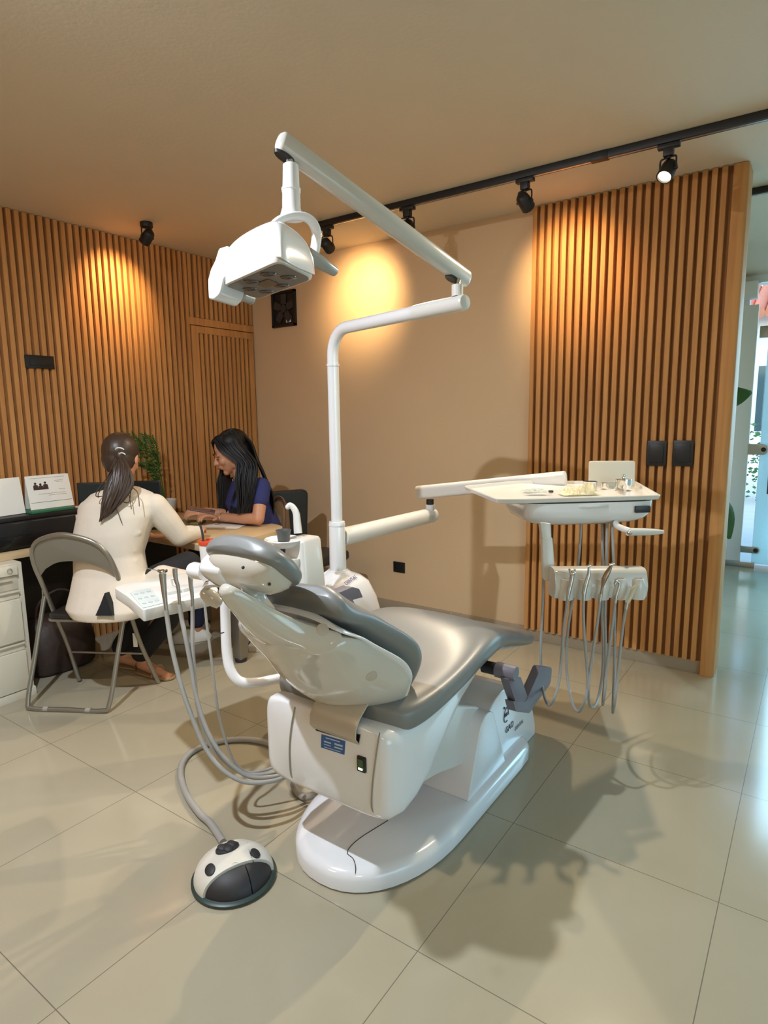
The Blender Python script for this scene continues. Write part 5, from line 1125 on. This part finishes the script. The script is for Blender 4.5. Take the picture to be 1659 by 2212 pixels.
# ---- woman in navy, facing left
F2 = V((-.6, -.8, 0)); L2 = V((.8, -.6, 0))
p2 = thing('person', 'woman with long black hair and navy short-sleeved top seated behind the desk looking down', 'person', (-2.92, 3.0, 0))
hip2 = dp(566, 1185, 4.16); ch2 = dp(532, 1080, 4.05); nb2 = dp(525, 1030, 4.03)
H2 = dp(499, 979, 3.98)
sn, sf = dp(564, 1052, 3.92), dp(503, 1050, 4.22)
en, wn_ = zp(558, 1121, .80), zp(468, 1117, .795)
bm = BM()
torso(bm, [(hip2-Z*.05, .17, .15), (hip2+Z*.02, .165, .14), (dp(552, 1130, 4.1), .14, .12), (ch2, .165, .12), (dp(533, 1050, 4.05), .15, .10), (nb2, .07, .06)], L2, F2)
g2 = (-CR*.84-CF*.34-Z*.42).normalized(); up2 = (Z-g2*Z.dot(g2)).normalized()
limb(bm, [(nb2-Z*.02, .052), (nb2.lerp(H2, .5), .048), (H2-up2*.05-g2*.02, .048)])
LH2 = head_mesh(bm, H2, g2, up2, 1.10)
limb(bm, [(sn, .048), (sn.lerp(en, .5), .044), (en, .038), (en.lerp(wn_, .3), .037), (en.lerp(wn_, .75), .029), (wn_, .023)])
hand(bm, wn_, (zp(436, 1112, .825)-wn_), Z, -CF*1.0+Z*0, curl=.8)
ef, wf_ = zp(497, 1112, .80), zp(447, 1104, .835); limb(bm, [(sf, .048), (ef, .038), (wf_, .024)]); hand(bm, wf_, (zp(408, 1106, .84)-wf_), Z*.3-CF*.2, Z-CF, curl=.7)
kn, kf = hip2+F2*.40+L2*.10-Z*.02, hip2+F2*.40-L2*.10-Z*.02
for k_, s_ in ((kn, 1), (kf, -1)):
    ft = V((k_.x, k_.y, .04))+F2*.05; limb(bm, [(hip2+L2*s_*.09, .09), (k_, .06), (ft+Z*.06, .036), (ft, .034), (ft+F2*.12-Z*.01, .026)])
add_mesh('body', bm, M_skin, p2, remesh=.0055, csm=3)
bm = BM()
torso(bm, [(hip2-Z*.03, .19, .175), (hip2+Z*.05, .185, .165), (dp(556, 1130, 4.1), .165, .15), (dp(535, 1085, 4.05), .185, .145), (dp(536, 1055, 4.05), .175, .125), (dp(532, 1036, 4.04), .12, .085), (dp(529, 1028, 4.03), .065, .06)], L2, F2)
limb(bm, [(sn, .062), (sn.lerp(en, .42), .058)]); limb(bm, [(sf, .062), (sf.lerp(ef, .42), .058)])
add_mesh('top', bm, M_blue, p2, remesh=.0075, csm=3, label='navy short-sleeved top')
bm = BM()
for k_, s_ in ((kn, 1), (kf, -1)):
    ft = V((k_.x, k_.y, .04))+F2*.05; h_ = hip2+L2*s_*.09-Z*.01; limb(bm, [(h_, .112), (k_, .078), (k_.lerp(ft, .5), .062), (ft+Z*.09, .052)])
add_mesh('trousers', bm, mat('navy_trousers', (.015, .018, .05), .85), p2, remesh=.009, csm=3)
for k_, s_ in ((kn, 1), (kf, -1)):
    ft = V((k_.x, k_.y, .0))+F2*.09; bm = BM(); skin(bm, [ring(bm, V((0, 0, z))+ft, F2, L2, a, b_, n=24, e=2.6) for z, a, b_ in ((.003, .125, .042), (.02, .13, .046), (.045, .12, .042), (.07, .08, .036), (.09, .045, .034))]); add_mesh('shoe', bm, M_paper, p2, label='pale sports shoe')
# face details
bm = BM(); tube(bm, [LH2(-.020, .092, -.054), LH2(-.008, .1005, -.0525), LH2(0, .102, -.054), LH2(.008, .1005, -.0525), LH2(.020, .092, -.054)], .0055, n=8, k=4, rf=lambda t: .003+.0035*math.sin(t*PI)); add_mesh('lips', bm, mat('lips', (.42, .12, .09), .4), p2)
for k in (-1, 1):
    bm = BM(); ell(bm, LH2(k*.031, .0835, .004), .013, .007, .0055, g2.cross(up2), g2, up2); e_ = add_mesh('eye', bm, mat('eyelid', (.40, .19, .11), .5), p2)
    bm = BM(); tube(bm, [LH2(k*.017, .091, .001), LH2(k*.030, .0935, -.003), LH2(k*.044, .086, .0015)], .0017, n=6); add_mesh('eyelashes', bm, M_hair, e_)
    bm = BM(); tube(bm, [LH2(k*.014, .096, .026), LH2(k*.030, .0945, .032), LH2(k*.048, .083, .027)], .0026, n=6, flat=.6); add_mesh('eyebrow', bm, M_hair, p2)
bm = BM(); tube(bm, [dp(517, 1022, 3.93), dp(506, 1034, 3.9), dp(503, 1040, 3.9)], .0012, n=6); ball(bm, dp(503.5, 1037, 3.89), .006, .006, .008); add_mesh('pendant', bm, M_chrome, p2)
# long black hair
bm = BM(); r2_ = g2.cross(up2)
ell(bm, LH2(0, -.030, .050), .094, .108, .094, r2_, g2, up2, n=28); ell(bm, LH2(0, -.052, -.02), .088, .085, .11, r2_, g2, up2, n=24)
add_mesh('hair_crown', bm, M_hair, p2, remesh=.006, csm=2)
bm = BM()
# near side curtain from the parting over the cheek and shoulder
strands(bm, [LH2(-.028, .062, .105), LH2(-.078, .055, .040), dp(508, 1000, 3.87), dp(508, 1040, 3.86), dp(512, 1080, 3.86), dp(510, 1110, 3.86)], [LH2(-.05, -.06, .12), LH2(-.09, -.07, .03), dp(556, 1000, 3.86), dp(553, 1035, 3.83), dp(548, 1075, 3.83), dp(540, 1106, 3.84)], 44, .008, seed=6)
strands(bm, [LH2(-.03, .05, .11), LH2(-.085, .02, .04), dp(512, 1000, 3.88), dp(515, 1040, 3.89), dp(500, 1080, 3.9), dp(498, 1108, 3.9)], [LH2(-.04, -.06, .13), LH2(-.095, -.05, .03), dp(545, 1000, 3.87), dp(545, 1035, 3.85), dp(540, 1075, 3.86), dp(532, 1108, 3.86)], 30, .009, seed=8)
# far side curtain
strands(bm, [LH2(.02, .07, .10), LH2(.075, .07, .04), dp(477, 1012, 4.06), dp(470, 1045, 4.06), dp(472, 1080, 4.05), dp(472, 1106, 4.04)], [LH2(.04, .02, .12), LH2(.09, .02, .03), dp(494, 1015, 4.06), dp(496, 1045, 4.02), dp(494, 1080, 4.0), dp(490, 1108, 4.0)], 22, .009, seed=9)
# back
strands(bm, [LH2(-.03, -.08, .11), LH2(-.075, -.12, .02), dp(557, 995, 3.9), dp(571, 1025, 3.92), dp(590, 1075, 3.98), dp(589, 1140, 4.03)], [LH2(.05, -.08, .11), LH2(.06, -.13, 0), dp(552, 990, 4.1), dp(566, 1020, 4.14), dp(585, 1075, 4.18), dp(584, 1140, 4.2)], 40, .010, seed=10)
add_mesh('long_hair', bm, M_hair, p2, label='long straight black hair')
bm = BM(); bc = en.lerp(wn_, .86); bd_ = (wn_-en).normalized(); bx_, by_ = frame(bd_); tube(bm, [bc+bx_*.029*math.cos(a)+by_*.029*math.sin(a) for a in [2*PI*i/14 for i in range(15)]], .0015, n=6, k=1); add_mesh('bracelet', bm, M_chrome, p2)
# phone in her hands
c = dp(436, 1102, 3.62); t = thing('phone', 'phone in a clear shiny case held by the woman in navy', 'phone', c)
u1 = (CR*.93-Z*.18+CF*.2).normalized(); u2 = (CF*.95+Z*.22); u2 = (u2-u1*u2.dot(u1)).normalized(); u3 = u1.cross(u2)
bm = BM(); obox(bm, c, u1, u2, u3, .150, .074, .010); add_mesh('case', bm, mat('mauve_case', (.12, .07, .075), .15, coat=1), t, bev=.004, seg=3)
bm = BM(); obox(bm, c-u1*.045-u2*.02+u3*(.006 if u3.z > 0 else -.006), u1, u2, u3, .03, .03, .002); add_mesh('camera_bump', bm, M_chrome, t, bev=.001)

# ---- office chair and backpack behind her
oc = V((-2.83, 3.08, 0)); t = thing('office_chair', 'black office chair behind the woman in navy, its backrest showing at her right', 'chair', oc)
bk_c = dp(628, 1125, 4.36); bk_n = (F2*.9+Z*.15).normalized()
bx = Z.cross(F2).normalized(); bz = (Z-F2*.1).normalized()
bcx = V((bk_c.x, bk_c.y, 0))
W1, W2 = dp(592, 1060, 4.3), dp(661, 1065, 4.42); wd = V((W2.x-W1.x, W2.y-W1.y, 0)).normalized(); ctr = (W1+W2)/2; ctr.z = 0; wl_ = (V((W2.x, W2.y, 0))-V((W1.x, W1.y, 0))).length
zt2 = W1.z; nb_ = wd.cross(Z)
bm = BM(); prism(bm, round_poly([ctr-wd*(wl_/2+.10)+Z*.55, ctr+wd*(wl_/2-.02)+Z*.55, ctr+wd*wl_/2+Z*zt2, ctr-wd*(wl_/2+.12)+Z*zt2], [.04, .04, .05, .05], 5), nb_*.05); add_mesh('backrest', bm, M_vinyl, t, bev=.015, seg=3)
bm = BM(); box(bm, (oc.x-.24, oc.y-.23, .44), (oc.x+.22, oc.y+.22, .51)); add_mesh('seat', bm, M_vinyl, t, bev=.03, seg=3)
bm = BM(); cyl(bm, oc+Z*.10, oc+Z*.44, .025); tube(bm, [oc+Z*.43, ctr+Z*.43, ctr+Z*.70], .014); add_mesh('post', bm, M_blackm, t)
for i in range(5):
    a = i*2*PI/5+.4; d = V((math.cos(a), math.sin(a), 0)); bm = BM(); cyl(bm, oc+Z*.10, oc+d*.27+Z*.07, .022, .015, n=12); lg = add_mesh('base_arm', bm, M_blackm, t)
    bm = BM(); s_ = Z.cross(d); cyl(bm, oc+d*.275+Z*.028-s_*.02, oc+d*.275+Z*.028+s_*.02, .027, n=16); add_mesh('castor', bm, M_blackm, lg)
M_tan = mat('tan_canvas', (.30, .19, .11), .8, bump=.3, bscale=60, var=.1)
bc_ = dp(606, 1110, 4.22); t = thing('backpack', 'tan backpack wedged between the woman in navy and the black office chair', 'backpack', bc_-Z*.2)
bm = BM(); skin(bm, [ring(bm, bc_+Z*z, CR, CF, a, b_, n=24, e=3) for z, a, b_ in ((-.22, .04, .04), (-.21, .055, .06), (-.1, .06, .07), (.02, .055, .065), (.075, .042, .05), (.095, .02, .03))]); add_mesh('pack', bm, M_tan, t, angle=60)
bm = BM(); tube(bm, [bc_+Z*.08-CR*.045-CF*.03, bc_+Z*.115-CR*.02-CF*.04, bc_+Z*.11+CR*.02-CF*.04, bc_+Z*.05+CR*.045-CF*.05, bc_-Z*.1+CR*.045-CF*.07], .012, n=8, flat=.5); add_mesh('strap', bm, mat('brown_strap', (.22, .10, .05), .6), t)
bm = BM(); skin(bm, [ring(bm, bc_-CR*.02-CF*.065+Z*z, CR, CF, a, b_, n=20, e=3) for z, a, b_ in ((-.15, .03, .01), (-.14, .036, .02), (-.03, .036, .02), (-.01, .028, .012))]); add_mesh('front_pocket', bm, mat('grey_tan_canvas', (.24, .19, .14), .8), t)

# ================================================================== ENTRANCE: plant, white cabinet
pb = V((-.72, 4.62, 0)); t = thing('large_leaf_plant', 'broad-leaved green plant peeking out behind the end of the slatted partition', 'plant', pb)
bm = BM(); revolve(bm, pb+Z*.001, Z, [(0, .13), (.01, .14), (.34, .17), (.36, .175), (.36, .155), (.33, .15), (.32, .001)], n=32); add_mesh('pot', bm, M_whiteP, t)
M_big = mat('broad_leaf', (.035, .11, .02), .35, var=.25, vscale=9)
bm = BM(); stm = BM()
def leaf(bm, base_, tip, wdt, nrm):
    d = (tip-base_); s_ = d.cross(nrm).normalized(); n_ = s_.cross(d).normalized(); rows = []
    for i in range(9):
        u_ = i/8; w_ = wdt*math.sin(PI*min(1, u_*.92+.04))**.8*(1.15-.5*u_); c = base_+d*u_+n_*(.05*math.sin(u_*PI)*d.length)
        rows.append([bm.verts.new(c+s_*w_*k-n_*(.15*w_*(1-abs(k)))) for k in (-1, -.5, 0, .5, 1)])
    for a, b_ in zip(rows, rows[1:]):
        for i in range(4): bm.faces.new((a[i], a[i+1], b_[i+1], b_[i]))
for bpx, tpx, wdt in ((((1545, 868, 4.55)), (1624, 847, 4.5), .085), ((1545, 1065, 4.5), (1576, 1164, 4.45), .09), ((1530, 930, 4.6), (1500, 830, 4.6), .08), ((1520, 980, 4.7), (1480, 940, 4.9), .08), ((1535, 1000, 4.6), (1500, 1100, 4.5), .08)):
    a, b_ = dp(*bpx), dp(*tpx); leaf(bm, a, b_, wdt, -CF+Z*.3); tube(stm, [pb+Z*.33, pb.lerp(a, .5)+Z*(.2+.2), a], .008, n=8)
add_mesh('leaves', bm, M_big, t, solid=.002); add_mesh('stems', stm, M_big, t)
wb0 = dp(1588, 1062, 5.7); 
t = thing('white_cabinet', 'white cabinet with a rounded top corner beside the entrance glass', 'cabinet', (wb0.x-.3, wb0.y, 0))
bm = BM(); prism(bm, round_poly([V((wb0.x-.60, 5.62, .0)), V((wb0.x-.10, 5.62, 0)), V((wb0.x, 5.62, .20)), V((wb0.x, 5.62, wb0.z)), V((wb0.x-.60, 5.62, wb0.z))], [0, .02, .05, .06, .02]), Y*.5); add_mesh('body', bm, mat('bluish_white', (.80, .86, .90), .3), t, bev=.012, seg=3)
bm = BM(); prism(bm, [V((wb0.x-.56, 5.614, .06)), V((wb0.x-.14, 5.614, .06)), V((wb0.x-.05, 5.614, .24)), V((wb0.x-.05, 5.614, wb0.z-.05)), V((wb0.x-.56, 5.614, wb0.z-.05))], Y*.01); add_mesh('door', bm, M_white_wall, t, bev=.002)
ha, hb2 = yp(1662, 1395, 6.42), yp(1662, 1525, 6.42)
bm = BM(); hxp = yp(1664, 1020, 6.42).x; GY = YE-.06; cyl(bm, (hxp, GY-.06, -ha.z if ha.z < 0 else .8), (hxp, GY-.06, min(1.75, -hb2.z if hb2.z < 0 else 1.5)), .016, n=16)
for z in (.75, 1.3): cyl(bm, (hxp, GY-.06, z), (hxp, GY, z), .01, n=12)
add_mesh('pull_handle', bm, M_blackm, d2)
# greenery outside, low hedge across the street
bm = BM(); rnd = random.Random(11)
for i in range(1500):
    c = V((rnd.uniform(-3, 1.2), rnd.uniform(11, 12), rnd.uniform(0, 1.25))); s_ = .045
    n_ = V((rnd.uniform(-1, 1), rnd.uniform(-1, 1), rnd.uniform(-1, 1))).normalized(); x_, y_ = frame(n_)
    vs = [bm.verts.new(c+x_*s_*a+y_*s_*.6*b_) for a, b_ in ((-1, 0), (0, -1), (1, 0), (0, 1))]; bm.faces.new(vs)
o = add_mesh('hedge', bm, mat('hedge_leaf', (.06, .16, .05), .7, var=.4), origin=(-1, 11.5, -.02)); tag(o, 'low green hedge across the street, seen through the entrance glass', 'hedge');
